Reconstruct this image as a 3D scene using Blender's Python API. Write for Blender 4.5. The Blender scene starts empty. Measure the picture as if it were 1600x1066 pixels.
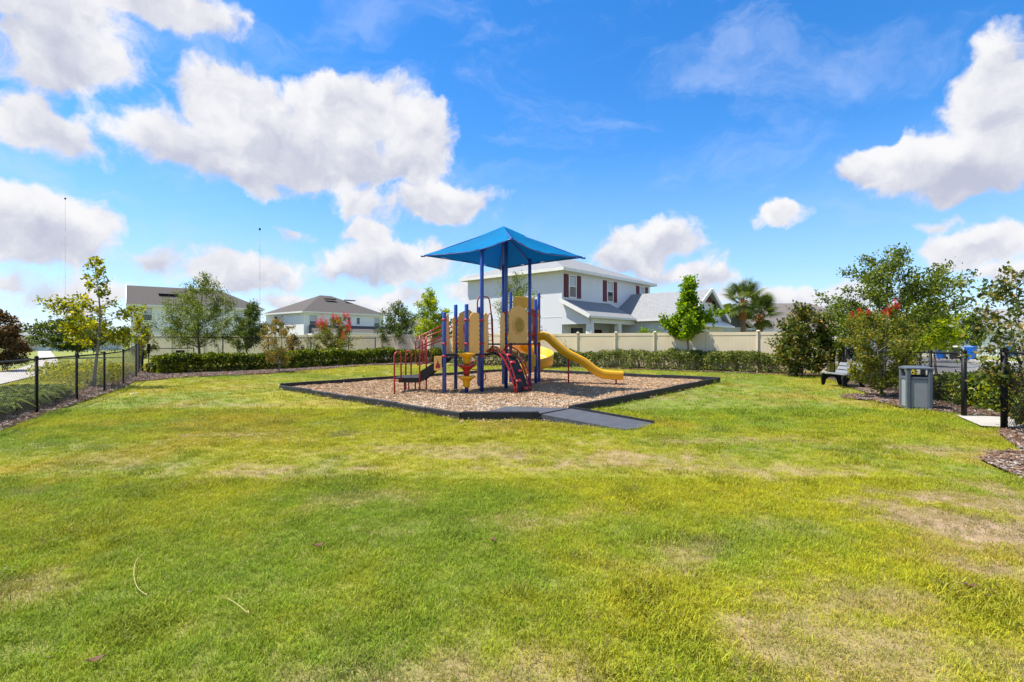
import bpy, math, random
import numpy as np
from mathutils import Vector, Matrix
R = math.radians
sc = bpy.context.scene
COL = sc.collection

# ------------------------------------------------------------------ camera
CAM_H = 1.6
cam_data = bpy.data.cameras.new('camera'); cam = bpy.data.objects.new('camera', cam_data)
COL.objects.link(cam); sc.camera = cam
cam.location = (0, 0, CAM_H); cam.rotation_euler = (R(90), 0, 0)
cam_data.lens = 18; cam_data.sensor_width = 36; cam_data.clip_end = 6000; cam_data.clip_start = 0.05
cam_data.shift_y = 0.0

# ------------------------------------------------------------------ light and exposure
SUN_EL = R(63); SUN_AZ = math.atan2(-0.98, 0.07)      # azimuth of the sun measured from +Y towards +X
sun_vec = Vector((math.sin(SUN_AZ)*math.cos(SUN_EL), math.cos(SUN_AZ)*math.cos(SUN_EL), math.sin(SUN_EL)))
sl = bpy.data.lights.new('sun', 'SUN'); sun = bpy.data.objects.new('sun', sl); COL.objects.link(sun)
sun.rotation_euler = sun_vec.to_track_quat('Z', 'Y').to_euler()
sun.location = (0, 0, 60)
sl.energy = 4.0; sl.angle = R(0.53); sl.color = (1.0, 0.945, 0.84)
vs = sc.view_settings
vs.view_transform = 'Standard'; vs.look = 'None'; vs.exposure = 1.08; vs.gamma = 1.0; vs.use_curve_mapping = False
try:
    sc.cycles.use_denoising = True
    sc.cycles.max_bounces = 6; sc.cycles.transparent_max_bounces = 8
    sc.cycles.diffuse_bounces = 3; sc.cycles.glossy_bounces = 3; sc.cycles.transmission_bounces = 4
except Exception: pass

def pix_dir(px, py):            # azimuth / elevation of a direction
    a = math.atan((px-800)/800.0); return a, math.atan((533-py)/800.0*math.cos(a))

world = bpy.data.worlds.new('World'); sc.world = world; world.use_nodes = True
try: world.cycles.sampling_method = 'MANUAL'; world.cycles.sample_map_resolution = 512
except Exception: pass
def build_world():
    nt = world.node_tree; N = nt.nodes; L = nt.links; N.clear()
    out = N.new('ShaderNodeOutputWorld'); bg = N.new('ShaderNodeBackground')
    sky = N.new('ShaderNodeTexSky'); sky.sky_type = 'NISHITA'; sky.sun_disc = False
    sky.sun_elevation = SUN_EL; sky.sun_rotation = SUN_AZ
    sky.air_density = 1.0; sky.dust_density = 0.25; sky.ozone_density = 3.0; sky.altitude = 0
    def mth(op, a=None, b=None, c=None, clamp=False):
        n = N.new('ShaderNodeMath'); n.operation = op; n.use_clamp = clamp
        for i, v in enumerate((a, b, c)):
            if v is None: continue
            if isinstance(v, (int, float)): n.inputs[i].default_value = v
            else: L.new(v, n.inputs[i])
        return n.outputs[0]
    def vm(op, a, b=None):
        n = N.new('ShaderNodeVectorMath'); n.operation = op
        for i, v in enumerate((a, b)):
            if v is None: continue
            if isinstance(v, tuple): n.inputs[i].default_value = v
            else: L.new(v, n.inputs[i])
        return n.outputs['Value'] if op == 'LENGTH' else n.outputs[0]
    def noise(vec, scale, det, rough=.55, dist=0.):
        n = N.new('ShaderNodeTexNoise'); L.new(vec, n.inputs['Vector'])
        n.inputs['Scale'].default_value = scale; n.inputs['Detail'].default_value = det
        n.inputs['Roughness'].default_value = rough; n.inputs['Distortion'].default_value = dist
        return n
    def rng(v, a, b, c=0., d=1., mode='SMOOTHSTEP'):
        n = N.new('ShaderNodeMapRange'); n.interpolation_type = mode
        L.new(v, n.inputs[0])
        for i, x in enumerate((a, b, c, d)): n.inputs[i+1].default_value = x
        return n.outputs[0]
    def mixc(f, a, b):
        n = N.new('ShaderNodeMix'); n.data_type = 'RGBA'
        if isinstance(f, float): n.inputs[0].default_value = f
        else: L.new(f, n.inputs[0])
        for i, v in ((6, a), (7, b)):
            if isinstance(v, tuple): n.inputs[i].default_value = v
            else: L.new(v, n.inputs[i])
        return n.outputs[2]
    tc = N.new('ShaderNodeTexCoord'); sep = N.new('ShaderNodeSeparateXYZ'); L.new(tc.outputs['Generated'], sep.inputs[0])
    x, y, z = sep.outputs
    az = mth('ARCTAN2', x, y); el = mth('ARCSINE', z)
    cmb = N.new('ShaderNodeCombineXYZ'); L.new(az, cmb.inputs[0]); L.new(el, cmb.inputs[1])
    P = cmb.outputs[0]
    # warp so that cloud edges break up
    def warp(src, scale, amt, det):
        nn = noise(tc.outputs['Generated'], scale, det)
        w = vm('SUBTRACT', nn.outputs['Color'], (.5, .5, .5))
        s = N.new('ShaderNodeVectorMath'); s.operation = 'SCALE'; L.new(w, s.inputs[0]); s.inputs['Scale'].default_value = amt
        return vm('ADD', src, s.outputs[0])
    W = warp(warp(P, 5.0, .10, 3), 17.0, .055, 4)
    sepW = N.new('ShaderNodeSeparateXYZ'); L.new(W, sepW.inputs[0])
    blobs = [  # cumulus: centre and radii in photo pixels, weight
        (110,100,150,60,1),(40,12,230,46,1),(250,8,170,34,.9),(70,205,110,46,.9),
        (365,160,110,66,1),(545,175,120,64,1),(300,222,130,62,.95),(470,240,200,62,1.05),(650,225,72,56,.8),
        (380,275,80,30,.8),(600,262,110,34,.85),(560,318,46,28,.8),(685,325,110,36,.85),(580,362,36,15,.6),
        (70,350,135,64,1),(10,330,70,50,.9),(250,398,66,30,.75),(375,418,115,36,1.05),(450,362,50,18,.55),
        (620,412,115,36,1.0),(580,462,90,24,.75),(460,470,70,22,.75),(110,455,150,34,.7),(20,430,60,24,.6),
        (1015,375,88,44,1),(960,395,50,26,.8),(1215,350,46,22,.8),(1130,440,60,24,.7),(1060,420,80,26,.6),
        (1575,105,80,74,1.05),(1600,190,110,90,1.05),(1430,262,130,46,1.05),(1545,268,120,56,1.05),(1330,285,40,22,.6),
        (1525,388,110,36,1.05),(1475,348,60,16,.55),(1210,470,130,22,.7),(1330,452,50,16,.55),(1600,440,90,26,.7),(760,455,70,30,.7)]
    items = []
    for (px, py, rx, ry, w) in blobs:
        a, e = pix_dir(px, py); k = math.cos(a)
        items.append((a, e, rx/800*k*k, ry/800*k, w))
    acc = None; shade = None
    for (a, e, rx, ry, w) in items:
        d = vm('MULTIPLY', vm('SUBTRACT', W, (a, e, 0)), (1/rx, 1/ry, 0))
        l = mth('MULTIPLY', mth('SUBTRACT', 1.25, vm('LENGTH', d)), w)
        sp_ = N.new('ShaderNodeSeparateXYZ'); L.new(d, sp_.inputs[0])
        sh = mth('MULTIPLY', mth('MAXIMUM', l, 0.), sp_.outputs[1])      # lit tops, grey bases
        acc = l if acc is None else mth('SMOOTH_MAX', acc, l, .25)
        shade = sh if shade is None else mth('ADD', shade, sh)
    # the same scattered cumulus goes on all round the sky
    Pg = vm('MULTIPLY', W, (1.0, 1.9, 1.0)); gen = mth('MULTIPLY', mth('SUBTRACT', noise(Pg, 2.6, 2, .5).outputs[0], .50), 7.0)
    outside = rng(mth('ABSOLUTE', az), R(50), R(60)); up_ = rng(el, R(36), R(44)); outside = mth('MAXIMUM', outside, up_)
    acc = mth('ADD', mth('MULTIPLY', acc, mth('SUBTRACT', 1., outside)), mth('MULTIPLY', gen, outside))
    fb = noise(W, 9.0, 9, .58).outputs[0]
    dens = mth('ADD', acc, mth('MULTIPLY', mth('SUBTRACT', fb, .5), 1.9))
    alpha = rng(dens, .16, .54)
    # soft modelling inside the clouds: difference of density towards the light
    S2 = vm('ADD', W, (-.012, .03, 0))
    fb2 = noise(S2, 9.0, 9, .58).outputs[0]
    relief = mth('SUBTRACT', fb, fb2)
    lobes = noise(W, 13.0, 5, .5).outputs[0]
    bright = mth('ADD', mth('ADD', .60, mth('MULTIPLY', relief, .75)), mth('MULTIPLY', mth('SUBTRACT', lobes, .5), .5))
    thick = rng(dens, .5, 1.6)
    bright = mth('ADD', mth('SUBTRACT', bright, mth('MULTIPLY', thick, .12)), mth('MULTIPLY', shade, .22))
    bright = rng(bright, .30, .80)
    ccol = mixc(bright, (.255, .27, .335, 1), (.455, .455, .465, 1))
    # thin high wisps
    Ws = vm('MULTIPLY', W, (1.0, 2.2, 1.0))
    ci = noise(Ws, 3.2, 8, .62, .8).outputs[0]
    wisp = mth('MULTIPLY', rng(ci, .46, .80), .42)
    hs = N.new('ShaderNodeHueSaturation'); hs.inputs['Saturation'].default_value = SKY_SAT; hs.inputs['Value'].default_value = 1.0; hs.inputs['Hue'].default_value = .505
    L.new(sky.outputs[0], hs.inputs['Color'])
    skys = N.new('ShaderNodeVectorMath'); skys.operation = 'SCALE'; L.new(hs.outputs[0], skys.inputs[0]); skys.inputs['Scale'].default_value = SKY_STR
    base = mixc(wisp, skys.outputs[0], (.34, .39, .52, 1))
    low = rng(z, -.02, .34, .66, .0, 'LINEAR')      # pale air near the horizon
    base = mixc(low, base, (.205, .305, .52, 1))
    fin = mixc(alpha, base, ccol)
    L.new(fin, bg.inputs[0]); bg.inputs[1].default_value = 1.0
    L.new(bg.outputs[0], out.inputs[0])
SKY_SAT = 1.37; SKY_STR = 0.110
build_world()

# ------------------------------------------------------------------ helpers
def G(px, py, z=0.0):           # where the ray through a photo pixel meets the level z
    d = (CAM_H-z)*800/(py-533.0); return ((px-800)/800.0*d, d)
def at(px, D): return (px-800)/800.0*D

def setp(o, label=None, cat=None, group=None, kind=None):
    if label: o['label'] = label
    if cat: o['category'] = cat
    if group: o['group'] = group
    if kind: o['kind'] = kind
    return o
def thing(name, label, cat, loc=(0, 0, 0), rz=0, group=None):
    o = bpy.data.objects.new(name, None); COL.objects.link(o)
    o.location = loc; o.rotation_euler = (0, 0, rz); o.empty_display_size = .2
    return setp(o, label, cat, group)
def link(name, me, parent=None):
    o = bpy.data.objects.new(name, me); COL.objects.link(o)
    if parent is not None: o.parent = parent
    return o
def copy_tree(o, parent=None):
    c = o.copy(); COL.objects.link(c); c.parent = parent
    for ch in list(o.children): copy_tree(ch, c)
    return c

class MB:
    def __init__(s, off=(0, 0, 0)): s.v = []; s.f = []; s.o = off; s.sm = []
    def add(s, vs, fs, smooth=False):
        b = len(s.v); ox, oy, oz = s.o
        s.v += [(p[0]-ox, p[1]-oy, p[2]-oz) for p in vs]
        s.f += [tuple(b+i for i in f) for f in fs]; s.sm += [smooth]*len(fs); return s
    def box(s, x0, x1, y0, y1, z0, z1):
        return s.add([(x0,y0,z0),(x1,y0,z0),(x1,y1,z0),(x0,y1,z0),(x0,y0,z1),(x1,y0,z1),(x1,y1,z1),(x0,y1,z1)],
            [(0,3,2,1),(4,5,6,7),(0,1,5,4),(1,2,6,5),(2,3,7,6),(3,0,4,7)])
    def bar(s, p0, p1, w, h, up=(0,0,1)):     # box beam from p0 to p1
        p0 = Vector(p0); p1 = Vector(p1); d = (p1-p0).normalized(); u = Vector(up)
        a = d.cross(u)
        if a.length < 1e-4: a = d.cross(Vector((1,0,0)))
        a.normalize(); b = a.cross(d); a *= w/2; b *= h/2
        vs = [p0-a-b, p0+a-b, p0+a+b, p0-a+b, p1-a-b, p1+a-b, p1+a+b, p1-a+b]
        return s.add(vs, [(0,3,2,1),(4,5,6,7),(0,1,5,4),(1,2,6,5),(2,3,7,6),(3,0,4,7)])
    def tube(s, pts, rad, n=8, cap=True):
        pts = [Vector(p) for p in pts]; m = len(pts)
        if isinstance(rad, (int, float)): rad = [rad]*m
        vs = []; prev = None
        for i, p in enumerate(pts):
            d = (pts[min(i+1, m-1)]-pts[max(i-1, 0)]).normalized()
            if prev is None:
                a = d.cross(Vector((0,0,1)))
                if a.length < .05: a = d.cross(Vector((1,0,0)))
            else: a = prev-d*prev.dot(d)
            a.normalize(); prev = a; b = d.cross(a)
            for k in range(n):
                t = 2*math.pi*k/n; vs.append(p+(a*math.cos(t)+b*math.sin(t))*rad[i])
        fs = []
        for i in range(m-1):
            for k in range(n):
                fs.append((i*n+k, i*n+(k+1)%n, (i+1)*n+(k+1)%n, (i+1)*n+k))
        s.add(vs, fs, True)
        if cap:
            b = len(s.v)-n*m
            s.f.append(tuple(b+k for k in range(n))[::-1]); s.f.append(tuple(b+(m-1)*n+k for k in range(n))); s.sm += [False, False]
        return s
    def cyl(s, x, y, z0, z1, r, n=12): return s.tube([(x,y,z0),(x,y,z1)], r, n)
    def lathe(s, x, y, prof, n=20):
        vs = []; m = len(prof)
        for (r, z) in prof:
            for k in range(n): t = 2*math.pi*k/n; vs.append((x+r*math.cos(t), y+r*math.sin(t), z))
        fs = [(i*n+k, i*n+(k+1)%n, (i+1)*n+(k+1)%n, (i+1)*n+k) for i in range(m-1) for k in range(n)]
        return s.add(vs, fs, True)
    def plate(s, poly, T, th):     # polygon (2-D) extruded by th; T maps (a,b,c) -> world
        n = len(poly)
        vs = [T(a, b, -th/2) for a, b in poly]+[T(a, b, th/2) for a, b in poly]
        fs = [tuple(range(n))[::-1], tuple(range(n, 2*n))]+[(i, (i+1)%n, n+(i+1)%n, n+i) for i in range(n)]
        return s.add(vs, fs)
    def slab(s, poly, z0, z1):
        n = len(poly)
        return s.add([(a,b,z0) for a,b in poly]+[(a,b,z1) for a,b in poly],
            [tuple(range(n))[::-1], tuple(range(n,2*n))]+[(i,(i+1)%n,n+(i+1)%n,n+i) for i in range(n)])
    def build(s, name, mat, parent=None, bevel=0):
        me = bpy.data.meshes.new(name); me.from_pydata([tuple(v) for v in s.v], [], s.f); me.materials.append(mat)
        if any(s.sm): me.polygons.foreach_set('use_smooth', s.sm)
        me.update(); o = link(name, me, parent)
        if bevel:
            b = o.modifiers.new('bevel', 'BEVEL'); b.width = bevel; b.segments = 2; b.limit_method = 'ANGLE'
        return o

def quads_mesh(name, V, mat, parent=None, n=4, smooth=False):   # V: (N*n,3) array of N separate n-gons
    V = np.asarray(V, dtype=np.float32).reshape(-1, 3); m = len(V)//n
    me = bpy.data.meshes.new(name); me.vertices.add(len(V)); me.vertices.foreach_set('co', V.ravel())
    me.loops.add(len(V)); me.loops.foreach_set('vertex_index', np.arange(len(V), dtype=np.int32))
    me.polygons.add(m); me.polygons.foreach_set('loop_start', np.arange(0, len(V), n, dtype=np.int32))
    me.materials.append(mat); me.update(calc_edges=True); me.validate()
    return link(name, me, parent)

# ------------------------------------------------------------------ materials
def nodes(name):
    m = bpy.data.materials.new(name); m.use_nodes = True
    nt = m.node_tree; return m, nt.nodes, nt.links, nt.nodes['Principled BSDF']
def c4(c): return (c[0], c[1], c[2], 1)
def M(name, c1, c2=None, scale=4., rough=.6, bump=0., bscale=40., metal=0., det=5, spec=.4, coat=0., stretch=None, c3=None):
    m, N, L, p = nodes(name)
    p.inputs['Roughness'].default_value = rough; p.inputs['Metallic'].default_value = metal
    p.inputs['Specular IOR Level'].default_value = spec; p.inputs['Coat Weight'].default_value = coat
    tc = N.new('ShaderNodeTexCoord'); src = tc.outputs['Object']
    if stretch:
        mp = N.new('ShaderNodeMapping'); mp.inputs['Scale'].default_value = stretch; L.new(src, mp.inputs[0]); src = mp.outputs[0]
    if c2 is None: c2 = tuple(x*.82 for x in c1)
    n = N.new('ShaderNodeTexNoise'); n.inputs['Scale'].default_value = scale; n.inputs['Detail'].default_value = det; n.inputs['Roughness'].default_value = .6
    L.new(src, n.inputs['Vector'])
    r = N.new('ShaderNodeValToRGB'); r.color_ramp.elements[0].position = .32; r.color_ramp.elements[1].position = .68
    r.color_ramp.elements[0].color = c4(c2); r.color_ramp.elements[1].color = c4(c1)
    if c3: e = r.color_ramp.elements.new(.5); e.color = c4(c3)
    L.new(n.outputs[0], r.inputs[0]); L.new(r.outputs[0], p.inputs['Base Color'])
    rv = N.new('ShaderNodeMapRange'); rv.inputs[3].default_value = max(.05, rough-.12); rv.inputs[4].default_value = min(1, rough+.12)
    L.new(n.outputs[0], rv.inputs[0]); L.new(rv.outputs[0], p.inputs['Roughness'])
    if bump:
        b = N.new('ShaderNodeBump'); b.inputs['Strength'].default_value = bump; b.inputs['Distance'].default_value = .02
        n2 = N.new('ShaderNodeTexNoise'); n2.inputs['Scale'].default_value = bscale; n2.inputs['Detail'].default_value = 4
        L.new(src, n2.inputs['Vector']); L.new(n2.outputs[0], b.inputs['Height']); L.new(b.outputs[0], p.inputs['Normal'])
    return m
def leafmat(name, cols, trans=.35, rough=.5, spec=.35):
    spec *= .45; trans = min(.5, trans+.08); cols = [(c[0]*1.25, c[1]*1.12, c[2]*.7) for c in cols]
    m, N, L, p = nodes(name)
    g = N.new('ShaderNodeNewGeometry'); tc = N.new('ShaderNodeTexCoord')
    n = N.new('ShaderNodeTexNoise'); n.inputs['Scale'].default_value = 2.2; n.inputs['Detail'].default_value = 2; L.new(tc.outputs['Object'], n.inputs['Vector'])
    a = N.new('ShaderNodeMath'); a.operation = 'MULTIPLY_ADD'; L.new(n.outputs[0], a.inputs[0]); a.inputs[1].default_value = 1.0
    s = N.new('ShaderNodeMath'); s.operation = 'MULTIPLY_ADD'; L.new(g.outputs['Random Per Island'], s.inputs[0]); s.inputs[1].default_value = .62; s.inputs[2].default_value = -.31
    L.new(s.outputs[0], a.inputs[2])
    r = N.new('ShaderNodeValToRGB'); el = r.color_ramp.elements
    k = len(cols)
    while len(el) < k: el.new(.5)
    for i, c in enumerate(cols): el[i].position = .12+.76*i/(k-1); el[i].color = c4(c)
    L.new(a.outputs[0], r.inputs[0]); L.new(r.outputs[0], p.inputs['Base Color'])
    p.inputs['Roughness'].default_value = rough; p.inputs['Specular IOR Level'].default_value = spec
    t = N.new('ShaderNodeBsdfTranslucent'); hv = N.new('ShaderNodeHueSaturation'); hv.inputs['Hue'].default_value = .485; hv.inputs['Value'].default_value = 1.5; hv.inputs['Saturation'].default_value = 1.1
    L.new(r.outputs[0], hv.inputs['Color']); L.new(hv.outputs[0], t.inputs[0])
    mx = N.new('ShaderNodeMixShader'); mx.inputs[0].default_value = trans
    L.new(p.outputs[0], mx.inputs[1]); L.new(t.outputs[0], mx.inputs[2]); L.new(mx.outputs[0], N['Material Output'].inputs[0])
    return m

MT = dict(
    blue=M('blue_powder_coat', (.028,.075,.35), (.018,.052,.25), 6, .38, coat=.2),
    red=M('red_powder_coat', (.42,.020,.020), (.31,.014,.016), 6, .38, coat=.2),
    tan=M('tan_plastic', (.88,.50,.14), (.82,.44,.115), 3, .5, bump=.04, bscale=90),
    gold=M('ochre_plastic', (.56,.33,.05), (.46,.26,.035), 9, .5),
    yellow=M('yellow_plastic', (.80,.42,.004), (.74,.36,.003), 3, .34, spec=.5, coat=.15),
    black=M('black_rubber_coat', (.022,.021,.021), (.012,.012,.012), 12, .6, bump=.08),
    fence=M('black_fence_coat', (.010,.010,.011), (.006,.006,.006), 12, .5, spec=.2),
    timber=M('black_recycled_plastic', (.030,.030,.033), (.012,.012,.013), 5, .62, bump=.1),
    rubber=M('grey_rubber_mat', (.075,.08,.095), (.05,.055,.066), 7, .85, bump=.15, bscale=160),
    canopy=None,
    vinyl=M('cream_vinyl', (.72,.61,.42), (.66,.55,.37), .8, .5),
    stucco=M('blue_grey_stucco', (.70,.705,.71), (.65,.655,.66), .5, .85, bump=.25, bscale=60),
    white=M('white_trim', (.80,.775,.72), (.74,.715,.66), 2, .55),
    wstucco=M('white_stucco', (.84,.83,.81), (.78,.77,.75), .4, .85, bump=.2, bscale=60),
    shutter=M('maroon_shutter', (.13,.014,.022), (.10,.010,.017), 3, .6),
    door=M('dark_red_door', (.10,.010,.012), None, 3, .5),
    blind=M('window_blind', (.52,.54,.55), (.46,.48,.50), 2, .6),
    concrete=M('concrete', (.44,.41,.37), (.34,.315,.28), 1.3, .85, bump=.12, bscale=70, det=8),
    asphalt=M('asphalt', (.17,.165,.16), (.12,.118,.115), 1.0, .9, bump=.2, bscale=120, det=8),
    cangrey=M('can_panel_grey', (.27,.285,.30), (.24,.255,.27), 6, .55, bump=.12, bscale=160),
    candark=M('can_frame_grey', (.105,.125,.15), (.085,.10,.125), 4, .45),
    bgrey=M('bench_grey_plastic', (.24,.25,.265), (.19,.20,.215), 3, .55, stretch=(8,1,8)),
    bin_blue=M('blue_bin_plastic', (.012,.14,.55), (.010,.11,.45), 3, .45),
    bin_dark=M('dark_bin_plastic', (.03,.032,.036), (.02,.022,.026), 3, .5),
    bollard=M('yellow_bollard', (.70,.56,.05), (.60,.46,.04), 4, .5),
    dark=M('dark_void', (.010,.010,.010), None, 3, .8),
    bark=M('grey_bark', (.20,.165,.125), (.10,.08,.06), 9, .9, bump=.5, bscale=30, stretch=(1,1,.3)),
    barkl=M('pale_bark', (.30,.26,.20), (.17,.145,.11), 9, .9, bump=.4, bscale=30, stretch=(1,1,.3)),
    palmbark=M('palm_bark', (.26,.16,.09), (.13,.08,.045), 14, .9, bump=.6, bscale=20),
    palmboot=M('palm_boots', (.32,.13,.05), (.16,.07,.03), 8, .9, bump=.6, bscale=20),
    steel=M('galvanised_steel', (.45,.46,.47), (.35,.36,.37), 6, .45, metal=.6),
    lattice_red_hazed=M('mast_red', (.50,.42,.46), None, 1, .7),  # mast red washed out: distance haze is mixed into the colour
    lattice_grey_hazed=M('mast_grey_hazed', (.62,.66,.74), None, 1, .7),  # pale bluish grey, distance haze mixed in as well
    leafbrown=M('dry_leaf', (.15,.07,.03), (.08,.035,.018), 30, .7),
    straw=M('dry_straw', (.50,.42,.18), (.40,.32,.12), 10, .7),
    paper=M('white_paper', (.80,.80,.78), None, 10, .7),
    lamp=M('rust_metal', (.30,.12,.05), None, 5, .7),
)
def glassmat():
    m, N, L, p = nodes('window_glass'); p.inputs['Base Color'].default_value = (.035,.045,.055,1)
    p.inputs['Roughness'].default_value = .08; p.inputs['Specular IOR Level'].default_value = .7; return m
MT['glass'] = glassmat()
def canopymat():
    m, N, L, p = nodes('blue_shade_cloth')
    tc = N.new('ShaderNodeTexCoord'); n = N.new('ShaderNodeTexNoise'); n.inputs['Scale'].default_value = 2.5; n.inputs['Detail'].default_value = 5
    L.new(tc.outputs['Object'], n.inputs['Vector'])
    r = N.new('ShaderNodeValToRGB'); r.color_ramp.elements[0].color = (.002,.17,.38,1); r.color_ramp.elements[1].color = (.004,.24,.50,1)
    L.new(n.outputs[0], r.inputs[0]); L.new(r.outputs[0], p.inputs['Base Color']); p.inputs['Roughness'].default_value = .7
    w = N.new('ShaderNodeTexNoise'); w.inputs['Scale'].default_value = 260; b = N.new('ShaderNodeBump'); b.inputs['Strength'].default_value = .2; b.inputs['Distance'].default_value = .004
    L.new(tc.outputs['Object'], w.inputs['Vector']); L.new(w.outputs[0], b.inputs['Height']); L.new(b.outputs[0], p.inputs['Normal'])
    t = N.new('ShaderNodeBsdfTranslucent'); t.inputs[0].default_value = (.002,.30,.66,1); p.inputs['Specular IOR Level'].default_value = .08
    mx = N.new('ShaderNodeMixShader'); mx.inputs[0].default_value = .36
    L.new(p.outputs[0], mx.inputs[1]); L.new(t.outputs[0], mx.inputs[2]); L.new(mx.outputs[0], N['Material Output'].inputs[0]); return m
MT['canopy'] = canopymat()
def shingles(name, c1, c2, c3):
    m, N, L, p = nodes(name); p.inputs['Roughness'].default_value = .92; p.inputs['Specular IOR Level'].default_value = .2
    tc = N.new('ShaderNodeTexCoord')
    n = N.new('ShaderNodeTexNoise'); n.inputs['Scale'].default_value = 7; n.inputs['Detail'].default_value = 7; n.inputs['Roughness'].default_value = .75
    L.new(tc.outputs['Object'], n.inputs['Vector'])
    r = N.new('ShaderNodeValToRGB'); e = r.color_ramp.elements; e[0].position = .33; e[1].position = .68; e[0].color = c4(c2); e[1].color = c4(c1)
    x = e.new(.5); x.color = c4(c3); L.new(n.outputs[0], r.inputs[0])
    sp = N.new('ShaderNodeSeparateXYZ'); L.new(tc.outputs['Object'], sp.inputs[0])
    w = N.new('ShaderNodeMath'); w.operation = 'FRACT'; q = N.new('ShaderNodeMath'); q.operation = 'MULTIPLY'; q.inputs[1].default_value = 14.
    L.new(sp.outputs[2], q.inputs[0]); L.new(q.outputs[0], w.inputs[0])
    k = N.new('ShaderNodeMapRange'); L.new(w.outputs[0], k.inputs[0]); k.inputs[1].default_value = 0; k.inputs[2].default_value = .18; k.inputs[3].default_value = .78; k.inputs[4].default_value = 1
    mu = N.new('ShaderNodeMix'); mu.data_type = 'RGBA'; mu.blend_type = 'MULTIPLY'; mu.inputs[0].default_value = 1
    L.new(r.outputs[0], mu.inputs[6]); L.new(k.outputs[0], mu.inputs[7]); L.new(mu.outputs[2], p.inputs['Base Color'])
    b = N.new('ShaderNodeBump'); b.inputs['Strength'].default_value = .4; b.inputs['Distance'].default_value = .02
    L.new(w.outputs[0], b.inputs['Height']); L.new(b.outputs[0], p.inputs['Normal']); return m
MT['roof_grey'] = shingles('grey_shingles', (.31,.315,.32), (.19,.19,.195), (.25,.255,.26))
MT['roof_brown'] = shingles('brown_shingles', (.135,.12,.11), (.075,.066,.06), (.105,.094,.086))
MT['roof_tan'] = shingles('weathered_shingles', (.22,.19,.17), (.12,.105,.095), (.165,.145,.13))

LF = dict(
    oak=leafmat('oak_leaves', [(.024,.048,.010),(.06,.10,.02),(.12,.18,.034),(.21,.27,.055)], .3),
    oakd=leafmat('dark_oak_leaves', [(.018,.040,.012),(.042,.08,.02),(.08,.125,.032),(.14,.19,.05)], .25),
    yel=leafmat('yellow_green_leaves', [(.075,.14,.014),(.15,.25,.02),(.25,.36,.025),(.37,.44,.03)], .45),
    young=leafmat('young_tree_leaves', [(.055,.085,.015),(.12,.17,.025),(.22,.26,.03),(.42,.40,.02)], .4),
    maple=leafmat('fresh_green_leaves', [(.035,.09,.010),(.09,.19,.016),(.16,.29,.022),(.26,.38,.04)], .45),
    hedge=leafmat('hedge_leaves', [(.012,.032,.006),(.04,.08,.012),(.11,.16,.02),(.30,.35,.04)], .25, .35, .5),
    hedger=leafmat('privet_leaves', [(.022,.044,.014),(.065,.105,.034),(.14,.19,.06),(.30,.34,.15)], .25, .35, .5),
    crape=leafmat('crape_leaves', [(.036,.058,.014),(.085,.125,.026),(.17,.21,.04),(.27,.22,.06)], .3),
    crapeb=leafmat('bronze_crape_leaves', [(.07,.07,.022),(.14,.14,.04),(.23,.21,.07),(.28,.17,.08)], .3),
    magn=leafmat('magnolia_leaves', [(.020,.044,.014),(.055,.092,.024),(.12,.155,.04),(.28,.19,.055)], .15, .35, .4),
    bronze=leafmat('reddish_magnolia_leaves', [(.025,.022,.012),(.06,.042,.02),(.11,.07,.03),(.17,.11,.06)], .15, .35, .5),
    far=leafmat('distant_leaves', [(.03,.05,.02),(.06,.085,.03),(.10,.125,.05)], .2),
    palm=leafmat('palm_fronds', [(.03,.055,.014),(.075,.12,.028),(.13,.18,.05)], .25),
    flower=leafmat('red_blossom', [(.30,.008,.012),(.48,.015,.02),(.60,.05,.04)], .3),
    orange=leafmat('orange_blossom', [(.40,.06,.02),(.55,.13,.05)], .3),
    liri=leafmat('strap_leaves', [(.035,.065,.014),(.085,.135,.026),(.19,.24,.05)], .25, .65, .3),
    cover=leafmat('ground_cover_leaves', [(.05,.08,.02),(.11,.16,.035),(.24,.26,.07),(.40,.38,.13)], .3),
)

# ------------------------------------------------------------------ ground plan (metres; camera stands at 0,0)
FENCE_L = [(-7.2,4.6),(-8.8,7.9),(-10.4,11.2),(-11.65,13.7),(-12.74,16.0),(-14.2,18.7),(-16.6,22.6),(-18.6,25.5)]
FENCE_LH = [1.22,1.22,1.22,1.22,1.22,1.24,1.42,1.83]
FENCE_B = [(-18.6,25.5),(-16.6,29.4),(-15.25,32.05),(-13.75,35.0),(-12.2,38.2),(-10.9,40.8)]
PLAY = [(-7.74,17.1),(-1.02,10.3),(.55,10.3),(1.26,11.2),(8.1,20.0),(-.1,26.5)]
HEDGE_L = [(-17.0,24.9),(-15.4,26.6),(-13.2,29.4),(-11.6,33.0),(-9.6,36.2),(-5.2,38.2)]
HEDGE_R = [(-3.5,34.2),(1.3,33.0),(4.9,31.3),(8.0,29.0),(11.0,26.8),(13.2,25.3)]
fr = np.array((.39,.92)); fn = np.array((.92,-.39)); F0 = np.array((11.0,14.3))
def RF(s, off=0.): p = F0+fr*s+fn*off; return (float(p[0]), float(p[1]))
BED_B = [G(204,598),G(280,590.5),G(430,584),G(530,575),(-9.3,33.5),(-5.0,36.2),(-4.5,40),(-11,42),(-19.5,27),(-18.2,24.5)]
BED_L = [(-6.85,4.4),(-8.5,7.9),(-10.15,11.2),(-11.4,13.7),(-12.48,16.0),(-13.85,18.5),(-15.9,21.8),(-17.3,23.6),(-19.2,25.8),(-16.6,20.5),(-14.4,16.6),(-12.9,12.4),(-11.6,8.6),(-9.6,4.2)]
BED_R = [(-4.2,33.0),(1.1,32.2),(4.6,30.4),(7.7,28.1),(10.7,25.9),(12.8,24.0),(14.8,23.6),(14.8,26),(12.8,27.2),(4,32.6),(-4,35.4)]
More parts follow.
